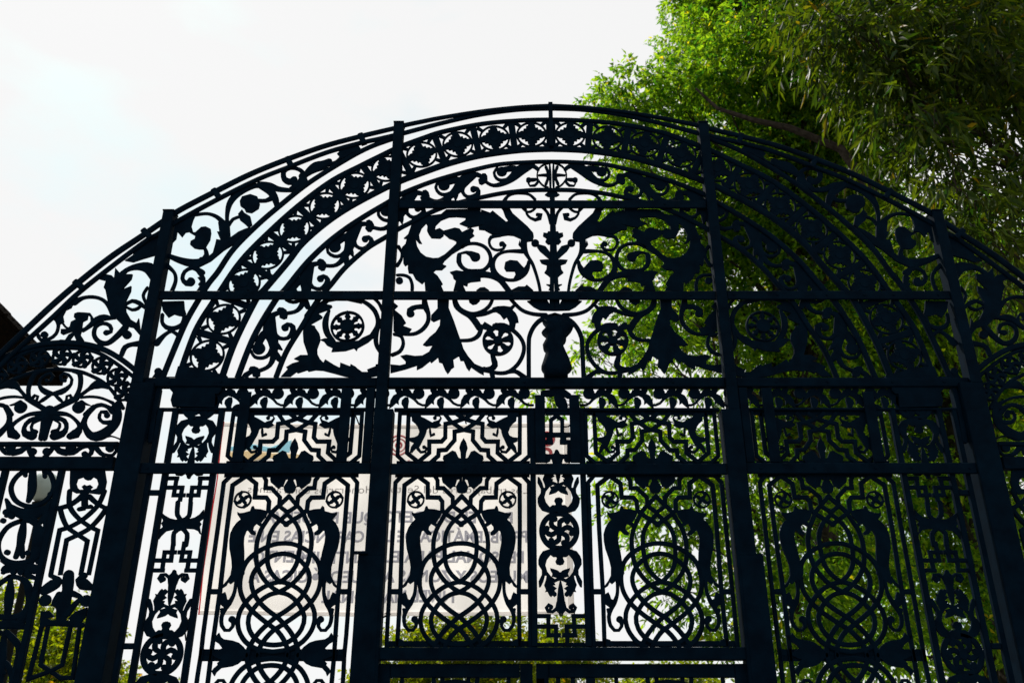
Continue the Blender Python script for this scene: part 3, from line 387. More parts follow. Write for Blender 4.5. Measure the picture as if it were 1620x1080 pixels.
def put(mb, name, parent, mirror=False, mat=None):
    """build under parent; origin at the bounding box centre; mirror adds the right-hand twin"""
    xs = [v[0] for v in mb.v]; zs = [v[2] for v in mb.v]
    og = ((min(xs) + max(xs)) / 2, 0, (min(zs) + max(zs)) / 2)
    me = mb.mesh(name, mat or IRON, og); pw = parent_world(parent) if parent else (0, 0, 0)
    sx = -1 if mirror else 1
    return link(name, me, parent, ((sx * og[0]) - pw[0], -pw[1], og[2] - pw[2]), (sx, 1, 1))
def put_all(mb, name, parent, mirror=False):
    """like put, each separate piece an object of its own"""
    return [put(c, name, parent, mirror) for c in mb.clusters() if c.v]
def twin(o, name, parent):
    """mirror image of a part about the gate's centre line, sharing its mesh"""
    w = parent_world(o); pw = parent_world(parent)
    return link(name, o.data, parent, (-w[0] - pw[0], w[1] - pw[1], w[2] - pw[2]), (-1, 1, 1))
def bar(name, parent, x0, x1, y0, y1, z0, z1, rivets=(), mirror=False):
    mb = MB(); mb.cham(x0, x1, y0, y1, z0, z1)
    for rx in rivets:
        zc = (z0 + z1) / 2; r = 0.011
        b = len(mb.v)
        for (rr, yy) in ((r, y0), (r * 0.75, y0 - 0.006)):
            mb.v += [(rx + rr * math.cos(a * math.tau / 8), yy, zc + rr * math.sin(a * math.tau / 8)) for a in range(8)]
        for a in range(8): mb.f.append((b + (a + 1) % 8, b + a, b + 8 + a, b + 8 + (a + 1) % 8))
        mb.f.append(tuple(b + 8 + a for a in range(7, -1, -1)))
    o = put(mb, name, parent)
    if mirror: twin(o, name, parent)
    return o

gate = tag(empty('iron_gate', (0, 0, 0)), 'tall dark blue ornate iron gate screen with round arch and scrollwork', 'gate')
# posts: slim above, deeper below
def post(x0, x1u, x1l, zt, zm, yb_u, yb_l, sleeve=None):
    mb = MB()
    mb.cham(x0, x1u, -0.062, yb_u, zm, zt, 0.005); mb.box(x0 - 0.003, x1u + 0.004, -0.065, yb_u + 0.003, zt + 0.001, zt + 0.012)
    mb.cham(x0 - 0.002, x1l, -0.066, yb_l, 0.0, zm + 0.002, 0.006)
    if sleeve: mb.cham(sleeve[0], sleeve[1], -0.072, sleeve[3], 0.0, sleeve[2], 0.006); mb.box(sleeve[0] + 0.002, sleeve[1] - 0.002, -0.07, sleeve[3] - 0.004, sleeve[2] + 0.001, sleeve[2] + 0.008)
    o = put(mb, 'post', gate); twin(o, 'post', gate)
post(-3.287, -3.198, -3.105, 5.722, 4.165, 0.045, 0.12)
post(-1.391, -1.306, -1.250, 6.640, 3.948, 0.035, 0.06, (-1.438, -1.268, 2.848, 0.08))
bar('latch_bracket', gate, -1.475, -1.37, -0.10, -0.068, 2.850, 2.870)
# arch rails
for m in MID['gate']:
    if m[0] == 'arch_rail':
        t = 0.011
        o = put(motif_mesh(m, t=t), 'arch_rail', gate); twin(o, 'arch_rail', gate)
    elif m[0] != 'arch_rail':
        for o in put_all(motif_mesh(m, t=0.014 if m[0] == 'capital_block' else TH), m[0], gate): twin(o, m[0], gate)
# rails and straps
bar('rail', gate, -1.304, 1.304, -0.048, -0.032, 5.759, 5.836, [-1.0, -0.52, -0.3, 0.1, 0.55, 0.95])
bar('rail', gate, -3.196, -1.393, -0.048, -0.032, 4.893, 4.97, [-3.1, -2.74, -2.5, -2.2, -1.8, -1.45], True)
bar('rail', gate, -1.304, 1.304, -0.048, -0.032, 4.891, 4.968, [-0.9, -0.35, 0.2, 0.62, 1.1])
bar('rail', gate, -3.196, -1.393, -0.04, 0.02, 4.142, 4.217, [-3.0, -2.6, -2.1, -1.7], True)
bar('rail', gate, -1.304, 1.304, -0.04, 0.02, 4.139, 4.219, [-0.55, 0.06, -0.25, 0.4, 0.9])
bar('rail', gate, -3.103, -1.393, -0.02, 0.02, 3.955, 3.977, [], True)
bar('rail', gate, -1.248, 1.248, -0.02, 0.02, 3.951, 3.975, [])
bar('rail', gate, -3.103, -1.393, -0.05, -0.032, 3.448, 3.53, [-3.05, -2.62, -2.35, -1.9, -1.5], True)
bar('rail', gate, -1.248, 1.248, -0.05, -0.032, 3.442, 3.525, [-1.05, -0.7, -0.42, -0.2, 0.17, 0.5, 0.9])
bar('rail', gate, -1.266, 1.266, -0.045, 0.05, 2.146, 2.228, [])
bar('rail', gate, -3.103, -1.44, -0.045, 0.045, 0.25, 0.34, [], True)
# crown strut and joint plates
for (x0, x1, z0, z1, y0) in ((-0.019, 0.019, 6.40, 6.882, -0.045),):
    bar('strut', gate, x0, x1, y0, -0.02, z0, z1)
# vertical straps across the transom
for (x0, x1, zt) in ((-0.169, -0.093, 4.072), (-2.435, -2.352, 4.097), (-1.659, -1.578, 4.130), (-1.466, -1.398, 4.133)):
    mb = MB(); mb.cham(x0, x1, -0.046, -0.03, 3.533, zt); o = put(mb, 'strap', gate); twin(o, 'strap', gate)
# jamb bars and ties beside the outer posts
bar('bar', gate, -3.062, -3.025, -0.02, 0.02, 0.34, 3.960, [], True)
for z in (3.315, 2.238, 1.2): bar('tie', gate, -3.024, -2.948, -0.013, 0.013, z - 0.02, z + 0.02, [], True)
# spacers between the two outer rails
for i, (sx, sz) in enumerate(EXTRA['spacers']):
    a = EXTRA['outer_rail'][i + 1]; b = EXTRA['outer_rail'][i]
    dx, dz = a[0] - b[0], a[1] - b[1]; l = math.hypot(dx, dz); dx, dz = dx / l, dz / l
    mb = MB(); mb.line([(sx + dz * .07, sz - dx * .07, 0.05), (sx - dz * .045, sz + dx * .045, 0.05)], -0.022, 0.02)
    o = put(mb, 'spacer', gate); twin(o, 'spacer', gate)
# ---- roundel frieze following the arch
FR = EXTRA['frieze']
fr = MB()
def frieze_dir(i):
    a = FR[max(i - 1, 0)]; b = FR[min(i + 1, len(FR) - 1)]
    dx, dz = (a[0] - b[0], a[1] - b[1]) if i else (1, 0.06); l = math.hypot(dx, dz); return dx / l, dz / l
centres = []
for i in range(len(FR)):
    dx, dz = frieze_dir(i); centres.append((FR[i][0], FR[i][1], dx, dz))
def between(i, j=None):
    a = centres[i]
    if j is None: return a
    b = centres[j]; dx, dz = a[2] + b[2], a[3] + b[3]; l = math.hypot(dx, dz)
    return ((a[0] + b[0]) / 2, (a[1] + b[1]) / 2, dx / l, dz / l)
seps = [(-0.012, 6.553, 1, 0)] + [between(i, i + 1) for i in range(len(FR) - 1)]
for (x, z, dx, dz) in seps:
    nx, nz = -dz, dx
    fr.line([(x - nx * .155, z - nz * .155, 0.056), (x + nx * .155, z + nz * .155, 0.062)], -0.006, 0.007)
fr.ribbon([(x, z, 0.03) for (x, z, dx, dz) in seps] , 0.006, 0.001)
frieze = put(fr, 'arch_frieze', gate); frieze_r = twin(frieze, 'arch_frieze', gate)
rm = MB(); R0 = 0.129
rm.ring(0, 0, R0, 0.017, -0.004, 0.008, 40)
pts = []
for i in range(64):
    a = i * math.tau / 64; off = abs(((a + math.pi / 4) % (math.pi / 2)) - math.pi / 4)      # 0 on the four arms
    r = R0 if off < 0.24 else 0.082 + (0.008 if (i % 4) < 2 else -0.004) + 0.020 * (1 - min(1, (off - 0.24) / 0.35))
    pts.append(polar(0, 0, r, a))
rm.poly([pts], -0.004, 0.008)
for i in range(16): rm.ball(*polar(0, 0, 0.07, i * math.tau / 16), 0.013, -0.004, 0.010)
rm.ball(0, 0, 0.04, -0.004, 0.013)
for i in range(4):
    a = math.pi / 4 + i * math.pi / 2; rm.line([(*polar(0, 0, R0, a), 0.026), (*polar(0, 0, R0 + 0.062, a), 0.036)], -0.004, 0.007)
rme = rm.mesh('roundel', IRON)
for i, (x, z, dx, dz) in enumerate(centres):
    for (par, sx) in ((frieze, 1), (frieze_r, -1)):
        w = parent_world(frieze)
        o = link('roundel', rme, par, (x - w[0], 0, z - w[2])); o.rotation_euler = (0, -math.atan2(dz, dx), 0)
# ---- scrolling border inside the frieze
UA, UB = EXTRA['unit_ends']; FL = EXTRA['flowers']; bm = MID['border'][0]
ux, uz = UB[0] - UA[0], UB[1] - UA[1]; ul = math.hypot(ux, uz)
FL = [(2 * FL[0][0] - FL[1][0] + 0.10, 2 * FL[0][1] - FL[1][1], 0)] + FL + [(-0.12, 6.165, 0)]
for i in range(len(FL) - 1):
    a, b = FL[i], FL[i + 1]; vx, vz = b[0] - a[0], b[1] - a[1]
    k = math.hypot(vx, vz) / ul; an = math.atan2(vz, vx) - math.atan2(uz, ux); ca, sa = math.cos(an) * k, math.sin(an) * k
    def tr(p, a=a, ca=ca, sa=sa, k=k):
        x, z = p[0] - UA[0], p[1] - UA[1]; return (a[0] + x * ca - z * sa, a[1] + x * sa + z * ca, p[2] * k)
    mm = bm if i < len(FL) - 2 else bm[:6] + [bm[6][:4]]
    mb = motif_mesh(mm, tr, 4.2 if i < 2 else None)
    for o in put_all(mb, 'border_scroll', gate): twin(o, 'border_scroll', gate)
# ---- tympanum
holder = {}
for m in MID['tympanum']:
    if m[0] == 'bust':
        ring = pairs(m[6][0][1]); xa = sum(p[0] for p in ring) / len(ring); mb = MB(); n = len(ring)
        lay = ((0.0, 1.0, 1.0), (-0.045, 0.93, 0.995), (-0.085, 0.74, 0.985), (-0.11, 0.42, 0.97), (-0.117, 0.0, 0.96)); zb = 4.236
        for sgn in (1, -1):
            b = len(mb.v)
            for (yy, kx, kz) in lay:
                mb.v += [(xa + (p[0] - xa) * kx, yy * sgn, zb + (p[1] - zb) * kz) for p in ring]
            for q in range(len(lay) - 1):
                for i in range(n):
                    f = (b + q * n + i, b + q * n + (i + 1) % n, b + (q + 1) * n + (i + 1) % n, b + (q + 1) * n + i); mb.f.append(f)
        o = put(mb, 'bust', gate)
        for p in o.data.polygons: p.use_smooth = True
        tag(o, 'small dark bust of a plumed figure in the central niche')
        continue
    par = holder.get(m[2] if m[0] == 'wheel_rosette' else None)
    if m[0] == 'wheel_rosette':
        p0 = holder['outer bay' if m[2] == 'eight spokes' else 'lower leaf']
        mb = motif_mesh(m, t=0.015); o = put(mb, m[0], p0[0])
        w = parent_world(o); lo = o.location.copy(); link(m[0], o.data, p0[1], lo)
    else:
        os_ = put_all(motif_mesh(m, (lambda p: (p[0] + 0.0062, p[1], p[2])) if m[0] == 'candelabrum' else ident), m[0], gate); os_.sort(key=lambda q: -len(q.data.vertices)); tws = [twin(q, m[0], gate) for q in os_]
        holder[m[2]] = (os_[0], tws[0])
# ---- panels
AXC, AXO = -0.714, -1.988
def panel(part, name, ax, shift, zc, flipz=None, extra=()):
    """one panel: its bars are the part, the ornaments are sub-parts"""
    def T(p):
        x, z, w = p; x = x + shift
        if flipz is not None: z = 2 * flipz - z
        return (x, z, w)
    base = None
    made = []
    ms = [m for m in MID[part]] + [m for e in extra for m in MID[e]]
    for m in ms:
        tt = T if m[1] not in ('main_low',) else (ident if flipz is None else (lambda p: (p[0], p[1], p[2])))
        if m[1] == 'main_low' and flipz is not None: continue
        mb = motif_mesh(m, tt, zc if flipz is None else None)
        if not mb.v: continue
        if base is None:
            xs = [v[0] for v in mb.v]; zz = [v[2] for v in mb.v]
            for z in (max(zz) - 0.022, min(zz) + 0.022): mb.box(min(xs) + 0.01, max(xs) - 0.01, 0.005, 0.012, z - 0.02, z + 0.02)
            base = put(mb, name, gate)
        else: made += put_all(mb, m[0], base)
    tw = twin(base, name, gate)
    for o in made: link(o.name.split('.')[0], o.data, tw, o.location.copy())
    return base
panel('main', 'knotwork_panel', AXC, 0.0, 2.232, None, ('main_short',))
panel('main', 'knotwork_panel', AXO, AXO - AXC, None, None, ('main_low',))
panel('main', 'knotwork_panel', AXO, AXO - AXC, None, 2.18)
panel('transom', 'transom_panel', AXC, 0.0, None)
panel('transom', 'transom_panel', AXO, AXO + 0.711, None)
# ---- little rinceau frieze
rmot = MID['rinceau'][0]
runit = motif_mesh(rmot); base = put(runit, 'rinceau', gate); RP = 0.2725
bw = parent_world(base)
for k in (-6, -5, -4, -3, -2, -1, 0, 1, 2, 3):
    if k: link('rinceau', base.data, gate, (bw[0] + k * RP, 0, bw[2]))
    link('rinceau', base.data, gate, (-bw[0] - k * RP, 0, bw[2]), (-1, 1, 1))
mb = MB(); mb.ribbon(spline([(-.012, 4.16, .05), (.0, 4.09, .05), (.03, 4.03, .09), (.05, 3.99, .07)]), 0, TH); mb.ribbon(spline([(-.10, 4.10, .05), (-.04, 4.10, .06), (.02, 4.12, .06), (.09, 4.08, .05)]), 0, TH)
put(mb, 'rinceau', gate)
# ---- pilasters
ROUND = [m for m in MID['pil'] if m[0] == 'roundel'][0]; GROT = [m for m in MID['pil'] if m[0] == 'grotesque'][0]; FRET = [m for m in MID['pil'] if m[0] == 'fret'][0]
RZ = 3.0335
def pilaster(xc, zt, zb, half, parts, mirror):
    mb = MB()
    for z in (zb + 0.016, zt - 0.016): mb.box(xc - half + 0.02, xc + half - 0.02, 0.005, 0.012, z - 0.014, z + 0.014)
    for sx in (-1, 1): mb.cham(xc + sx * half - 0.021, xc + sx * half + 0.021, -0.02, 0.02, zb, zt)
    base = put(mb, 'pilaster', gate); made = []
    for (m, z0, up, zc) in parts:
        s = -1 if up else 1
        T = lambda p: (p[0] - (-0.008) + xc, z0 + s * (p[1] - RZ), p[2])
        g = motif_mesh(m, T, zc)
        made += put_all(g, m[0], base)
    if mirror:
        tw = twin(base, 'pilaster', gate)
        for o in made: link(o.name.split('.')[0], o.data, tw, o.location.copy())
    return base
pc = pilaster(-0.002, 3.96, 2.232, 0.186, [(ROUND, RZ, 0, None), (GROT, RZ, 0, None), (GROT, RZ, 1, None), (FRET, RZ, 0, 2.235)], False)
g = motif_mesh(MID['pil_top'][0]); put_all(g, 'fret', pc)
zt, zl = 4.02, 2.186
po = pilaster(-2.75, 3.962, 0.34, 0.178, [(ROUND, zt, 0, 3.97 - 0.25), (GROT, zt, 0, None), (FRET, zt, 0, 3.25), (FRET, zl - 0.03, 1, None), (GROT, zl - 0.03, 1, None), (ROUND, zl, 0, None), (GROT, zl, 0, None), (FRET, zl, 0, None)], True)
g = motif_mesh(MID['pil_outer'][0])
for o in put_all(g, 'bow', gate): twin(o, 'bow', gate)

# ------------------------------------------------------------ side screens (wings)
def wing(sx):
    root = empty('side_screen', (sx * 3.9, 0, 0))
    tag(root, 'low arched iron side screen left of the gate, under a dark roof corner' if sx < 0 else 'low arched iron side screen right of the gate, among dark foliage', 'gate', 'side screens of the gate')
    mir = sx > 0
    def add(mb, name, par=None):
        return put(mb, name, par or root, mir)
    mb = MB(); mb.cham(-4.56, -4.47, -0.06, 0.10, 0, 4.42); add(mb, 'post')
    for (z0, z1, y) in ((3.672, 3.706, 0.018), (3.488, 3.585, 0.03), (0.25, 0.34, 0.03)):
        mb = MB(); mb.cham(-4.468, -3.32, -y, y, z0, z1); add(mb, 'rail')
    for x in (-3.7047, -4.125):
        mb = MB(); mb.cham(x - 0.022, x + 0.022, -0.02, 0.02, 0.34, 3.486); add(mb, 'bar')
    scr = None
    for m in MID['wing']:
        t = 0.012 if m[0] == 'arch_rail' else TH
        mbw = motif_mesh(m, t=t)
        if m[0] not in ('lyre_panel', 'ring_panel'):
            put_all(mbw, m[0], root, mir); continue
        o = add(mbw, m[0])
        if m[0] in ('lyre_panel', 'ring_panel'):
            dz = -1.62 if m[0] == 'lyre_panel' else -1.35
            link(m[0], o.data, root, (o.location[0], o.location[1], o.location[2] + dz), o.scale)
    w = MB(); r = 0.077
    w.ring(0, 0, r * 0.9, r * 0.22, 0, 0.012, 24)
    for i in range(5):
        a = i * math.tau / 5 + 0.3
        w.ribbon(spline([(*polar(0, 0, r * u, a + v), r * q) for (u, v, q) in ((0.05, 0, .4), (0.45, .25, .42), (0.9, -.15, .5))]), 0, 0.011)
    me = w.mesh('roundel', IRON)
    for (x, z, _) in EXTRA['wing_roundels']:
        for xx in ((x, 2 * -3.901 - x) if abs(x + 3.901) > 0.02 else (x,)):
            link('roundel', me, root, (sx * -xx - root.location[0] if sx > 0 else xx - root.location[0], 0.002, z))
wing(-1); wing(1)

# ------------------------------------------------------------ door leaves under the transom
def leaf(x0, x1, label, knots, pil):
    root = tag(empty('door_leaf', ((x0 + x1) / 2, 0.03, 0)), label, 'door', 'iron door leaves')
    mb = MB()
    for (a, b, c, d) in ((x0, x0 + 0.085, 0.06, 2.125), (x1 - 0.085, x1, 0.06, 2.125)): mb.cham(a, b, 0.0, 0.05, c, d)
    for (c, d) in ((0.06, 0.2), (1.0, 1.08), (2.035, 2.124)): mb.cham(x0 + 0.086, x1 - 0.086, 0.002, 0.048, c, d)
    put(mb, 'frame', root)
    src = [m for m in MID['main'] if m[0] == 'knotwork'][0]
    for ax in knots:
        g = motif_mesh(src, lambda p: ((p[0] - AXC) * 0.86 + ax, 2.02 - (p[1] - 2.19) * 0.80, p[2] * 0.9), 1.06, y=0.025)
        put_all(g, 'knotwork', root)
    if pil is not None:
        
        for q in (-.17, .17): mb = MB(); mb.cham(pil + q - 0.03, pil + q + 0.03, 0.0, 0.05, 0.2, 2.035); put(mb, 'stile', root)
        for q in (-.05, .05): mb = MB(); mb.cham(pil + q - 0.015, pil + q + 0.015, 0.01, 0.04, 0.2, 2.035); put(mb, 'bar', root)
leaf(-1.262, -0.205, 'left iron door leaf below the knotwork panel, only its top frame in view', [-0.73], None)
leaf(-0.180, 1.262, 'wider right iron door leaf below the central pilaster, only its top frame in view', [0.73], 0.02)
CROWN_NEAR = [[3.86, 3.1, 10.55, 0.53], [4.15, 2.4, 10.11, 0.74], [4.53, 3.26, 10.03, 0.61], [5.17, 2.9, 10.26, 0.94], [5.81, 2.5, 9.99, 0.99], [4.47, 2.19, 8.72, 0.53], [5.88, 3.3, 9.3, 0.94], [4.78, 3.49, 8.98, 0.47], [4.71, 2.22, 7.56, 0.44], [6.0, 3.22, 8.14, 0.65], [4.68, 2.67, 7.37, 0.3], [5.29, 2.31, 6.68, 0.43], [5.16, 2.51, 6.96, 0.29], [5.43, 3.18, 7.82, 0.48], [6.06, 3.32, 7.82, 0.57], [4.82, 2.16, 6.2, 0.31], [5.62, 2.96, 6.37, 0.37]]
CROWN_FAR = [[2.02, 7.66, 13.12, 0.68], [1.64, 8.64, 13.83, 0.4], [3.01, 8.08, 13.87, 0.66], [4.09, 8.83, 16.18, 0.59], [4.81, 8.9, 16.9, 0.88], [3.68, 7.11, 13.51, 0.64], [4.79, 6.94, 13.98, 1.18], [4.55, 9.58, 14.24, 1.23], [5.64, 7.73, 13.1, 1.32], [1.78, 7.65, 12.2, 0.48], [3.17, 10.09, 13.43, 1.11], [2.0, 8.4, 11.19, 0.6], [3.35, 9.58, 11.47, 1.1], [4.38, 8.42, 11.49, 1.2], [6.12, 8.95, 11.99, 1.25], [1.6, 7.38, 9.22, 0.54], [2.71, 8.93, 9.65, 0.97], [4.29, 9.68, 10.19, 1.25], [5.45, 8.57, 9.87, 1.17], [8.19, 11.27, 12.18, 1.27], [1.63, 9.05, 8.57, 0.53], [2.17, 7.1, 7.58, 0.64], [3.79, 9.33, 8.49, 0.96], [5.04, 8.79, 8.13, 1.13], [7.16, 9.86, 9.28, 1.23], [1.55, 7.0, 6.07, 0.53], [1.47, 9.67, 7.58, 0.32], [2.59, 8.41, 6.08, 0.72], [3.81, 9.2, 6.67, 0.81], [5.38, 9.71, 6.84, 1.15], [7.55, 11.19, 7.86, 1.16], [2.0, 9.85, 5.78, 0.67], [2.45, 8.16, 4.83, 0.73], [3.64, 9.46, 5.57, 0.7], [4.58, 8.32, 4.97, 1.02], [7.4, 11.89, 6.17, 1.27], [2.44, 9.71, 4.16, 0.49], [3.77, 7.21, 3.49, 0.82], [5.83, 9.34, 3.89, 1.05], [8.35, 9.59, 9.43, 1.11], [9.6, 11.99, 8.29, 1.21], [8.17, 10.3, 5.77, 1.16], [8.2, 10.91, 4.0, 1.15], [8.99, 9.86, 6.15, 0.94], [3.51, 8.52, 4.28, 0.55], [3.02, 8.13, 3.33, 0.44], [8.6, 10.02, 4.1, 0.9], [0.29, 8.77, 7.35, 0.26], [1.06, 8.77, 8.25, 0.27], [0.75, 9.79, 7.63, 0.24], [7.04, 11.08, 3.12, 0.93], [10.8, 11.87, 9.6, 0.99], [10.12, 11.64, 8.03, 0.83], [11.55, 12.07, 11.46, 0.91], [9.89, 11.05, 9.84, 0.84], [8.51, 9.42, 10.63, 0.79], [10.74, 11.65, 12.41, 1.04], [10.66, 11.99, 8.74, 0.98], [9.95, 11.8, 5.5, 0.79], [4.6, 8.72, 2.72, 0.71]]
SHRUB_LEFT = [[-10.38, 13, 3.41, 0.91], [-9.52, 13, 3.66, 0.79], [-9.19, 12, 2.74, 0.98], [-10.95, 13, 4.16, 0.6], [-9.01, 13, 2.74, 0.77]]
SHRUB_MID_LEFT = [[-8.31, 15, 2.2, 0.77], [-8.85, 15, 2.5, 0.56], [-7.65, 15, 2.01, 0.77]]
SHRUB_MID = [[-1.75, 11, 3.33, 0.59], [-1.19, 11.5, 3.44, 0.66], [-2.38, 11.5, 3.04, 0.66], [-0.59, 11.5, 3.38, 0.6], [-1.38, 11, 2.67, 0.81], [-0.23, 11, 2.89, 0.58], [-2.83, 11.5, 2.54, 0.53]]
SHRUB_MID_RIGHT = [[0.61, 14, 3.5, 0.62], [1.14, 14, 2.92, 0.68], [0.2, 14, 2.92, 0.61], [0.9, 14, 3.89, 0.35]]
SHRUB_RIGHT = [[2.47, 15, 2.52, 0.63], [3.46, 15, 2.66, 0.85]]
CROWN_TOP_SHADE = [[4.2,7.0,17.6,1.2],[5.6,6.4,17.2,1.4],[7.0,6.8,16.8,1.5],[5.0,8.2,18.6,1.5],[6.6,8.4,18.4,1.6],[8.2,8.0,16.6,1.5],[6.4,5.2,15.2,1.1],[7.8,5.6,14.6,1.3],[4.6,9.6,18.8,1.4]]  # crown carried on above the view, added to shade the right side
CROWN_NEAR_TOP_SHADE = [[5.4,4.4,12.9,1.0],[6.6,4.2,12.3,1.2],[7.6,3.6,11.2,1.2],[6.0,3.0,12.0,0.9],[7.2,5.0,13.2,1.3]]  # upper blobs of the near tree, added to keep sun off its leaves
LIMB = [[3.05, 6.7, 12.7], [3.41, 6.7, 12.24], [4.02, 6.7, 11.98], [4.68, 6.7, 11.8], [5.53, 6.7, 11.34], [5.98, 6.7, 10.35], [6.15, 6.7, 8.49], [5.92, 6.7, 5.86], [5.36, 6.7, 2.41]]
# ------------------------------------------------------------ trees
rng = np.random.default_rng(11)
def leaf_mesh(name, pos, dirs, length, width, mat):
    """one folded blade per entry"""
    n = len(pos); dirs = dirs / np.linalg.norm(dirs, axis=1, keepdims=True)
    side = np.cross(dirs, rng.normal(size=(n, 3)) + np.array([0, 0, 0.8])); side /= np.linalg.norm(side, axis=1, keepdims=True) + 1e-9
    nor = np.cross(side, dirs)
    L = (length * rng.uniform(0.65, 1.2, n))[:, None]; W = (width * rng.uniform(0.7, 1.15, n))[:, None]
    mid = pos + dirs * L * 0.42
    v = np.stack([pos, mid + side * W * 0.5 + nor * W * 0.16, pos + dirs * L - nor * L * 0.10, mid - side * W * 0.5 + nor * W * 0.16], 1).reshape(-1, 3)
    i = np.arange(n)[:, None] * 4
    tri = np.concatenate([i, i + 1, i + 2, i, i + 2, i + 3], 1).reshape(-1)
    me = bpy.data.meshes.new(name); me.vertices.add(n * 4); me.vertices.foreach_set('co', v.astype(np.float32).ravel())
    me.loops.add(n * 6); me.loops.foreach_set('vertex_index', tri.astype(np.int32))
    me.polygons.add(n * 2); me.polygons.foreach_set('loop_start', np.arange(0, n * 6, 3, dtype=np.int32)); me.polygons.foreach_set('loop_total', np.full(n * 2, 3, dtype=np.int32))
    me.materials.append(mat); me.update(); me.validate()
    return me
def sprays(blobs, per_m2, leaflets, twig, droop, length):
    P, Dv = [], []
    for (x, y, z, r) in blobs:
        k = max(6, int(per_m2 * r * r * (0.62 if 4 < z < 9.0 else 1.0)))
        u = rng.normal(size=(k, 3)); u /= np.linalg.norm(u, axis=1, keepdims=True)
        rad = r * rng.uniform(0.1, 1.0, k) ** 0.45 * (0.78 + 0.42 * np.abs(np.sin(u[:, 0] * 4.1 + x * 3) * np.sin(u[:, 1] * 3.7 + y * 5) + np.sin(u[:, 2] * 4.4 + z * 7)) * 0.6 + rng.uniform(0, 0.15, k))
        c = np.array([x, y, z]) + u * rad[:, None] * np.array([1.05, 1.05, 0.92])
        d = u * 0.8 + rng.normal(size=(k, 3)) * 0.55; d[:, 2] -= droop * 0.4; d /= np.linalg.norm(d, axis=1, keepdims=True)
        for q in range(leaflets):
            t = (q + 0.5) / leaflets * twig
            s = rng.normal(size=(k, 3)); s -= d * (s * d).sum(1)[:, None]; s /= np.linalg.norm(s, axis=1, keepdims=True)
            dd = d * 0.55 + s * (0.75 if q < leaflets - 1 else 0.1); dd[:, 2] -= droop * rng.uniform(0.5, 1.2, k)
            pp = c + d * t; pp[:, 2] -= droop * t * t * 0.6
            P.append(pp); Dv.append(dd)
    return np.concatenate(P), np.concatenate(Dv)
LEAF_ASH = leaf_material('ash_leaf', (0.007, 0.038, 0.007), (0.070, 0.118, 0.009), (6.2, 5.7, 1.3), 0.62)
LEAF_WILLOW = leaf_material('willow_leaf', (0.005, 0.019, 0.004), (0.033, 0.050, 0.004), (4.8, 4.4, 1.0), 0.47)
LEAF_OLIVE = leaf_material('olive_leaf', (0.035, 0.07, 0.005), (0.11, 0.13, 0.006), (4.2, 3.8, 0.8), 0.6)
def branch(mb, a, b, r0, r1, seg=6, sag=0.25):
    a, b = Vector(a), Vector(b); pts = []
    for i in range(seg + 1):
        u = i / seg; p = a.lerp(b, u); p.z += sag * math.sin(u * math.pi); w = 0.04 * (b - a).length * math.sin(u * math.pi)
        p.x += w * math.sin(i * 2.1 + a.x); p.y += w * math.cos(i * 1.7 + b.x)
        pts.append((p, r0 + (r1 - r0) * u))
    mb.tube(pts, 6)
def tree(name, label, cat, base, fork, blobs, leafmat, per_m2, leaflets, twig, droop, ln, wd, r0, group=None, limb=None):
    root = tag(empty(name, (base[0], base[1], 0)), label, cat, group)
    mb = MB(); f = Vector(fork); b = Vector((base[0], base[1], -0.1))
    mb.tube([(b, r0 * 1.25), (b.lerp(f, 0.1), r0), (b.lerp(f, 0.5) + Vector((0.1, 0.05, 0)), r0 * 0.85), (f, r0 * 0.7)], 10)
    cs = sorted(blobs, key=lambda q: q[2])
    for (x, y, z, r) in cs:
        u = min(1.0, max(0.25, (z - r * 2.2) / max(f.z, 0.1) * 0.8)); s = b.lerp(f, u); c = Vector((x, y, z))
        rr = max(0.012, r0 * 0.16 * min(1.6, r)); branch(mb, s, c, rr * 1.8, rr * 0.5, 7, 0.3)
        for k in range(5):
            e = c + Vector(rng.normal(size=3)).normalized() * r * 0.85; branch(mb, c.lerp(s, 0.22 * rng.random()), e, rr * 0.45, 0.005, 4, 0.06)
    if limb: mb.tube([(Vector(p), 0.022 + 0.014 * i) for i, p in enumerate(limb)], 7)
    def place(o): o.location = (-base[0], -base[1], 0); return o
    place(link('trunk', mb.mesh('trunk', BARK), root))
    P, Dv = sprays(blobs, per_m2, leaflets, twig, droop, ln)
    place(link('crown', leaf_mesh('crown', P, Dv, ln, wd, leafmat), root))
    return root
FA = [q for q in CROWN_FAR if q[0] < 6.3]; FB = [q for q in CROWN_FAR if q[0] >= 6.3]
# added top and deeper copies of both crowns, there to block the sun
FA += CROWN_TOP_SHADE
FA += [[x * 1.05 + 0.5, y + 2.4, z * 0.98, r * 1.15] for (x, y, z, r) in FA if x > 4.4 and z > 7 and r > 0.9]; FB += [[x * 1.05, y + 2.6, z, r * 1.2] for (x, y, z, r) in FB if z > 5]
tree('ash_tree', 'tall bright green leafy tree behind the right half of the gate', 'tree', (5.2, 9.4), (5.0, 9.2, 11.5), FA, LEAF_ASH, 400, 10, 0.34, 0.5, 0.15, 0.062, 0.24, 'trees behind the gate', LIMB[:6])
tree('ash_tree', 'dark shaded leafy tree beyond the right side screen', 'tree', (8.8, 11.0), (8.6, 10.8, 9.5), FB, LEAF_ASH, 240, 10, 0.42, 0.5, 0.16, 0.064, 0.26, 'trees behind the gate')
tree('willow_tree', 'near tree with long narrow drooping leaves hanging over the right side', 'tree', (8.2, 4.2), (7.2, 3.7, 8.8), CROWN_NEAR + CROWN_NEAR_TOP_SHADE, LEAF_WILLOW, 190, 9, 0.5, 0.75, 0.25, 0.052, 0.2, 'trees behind the gate')
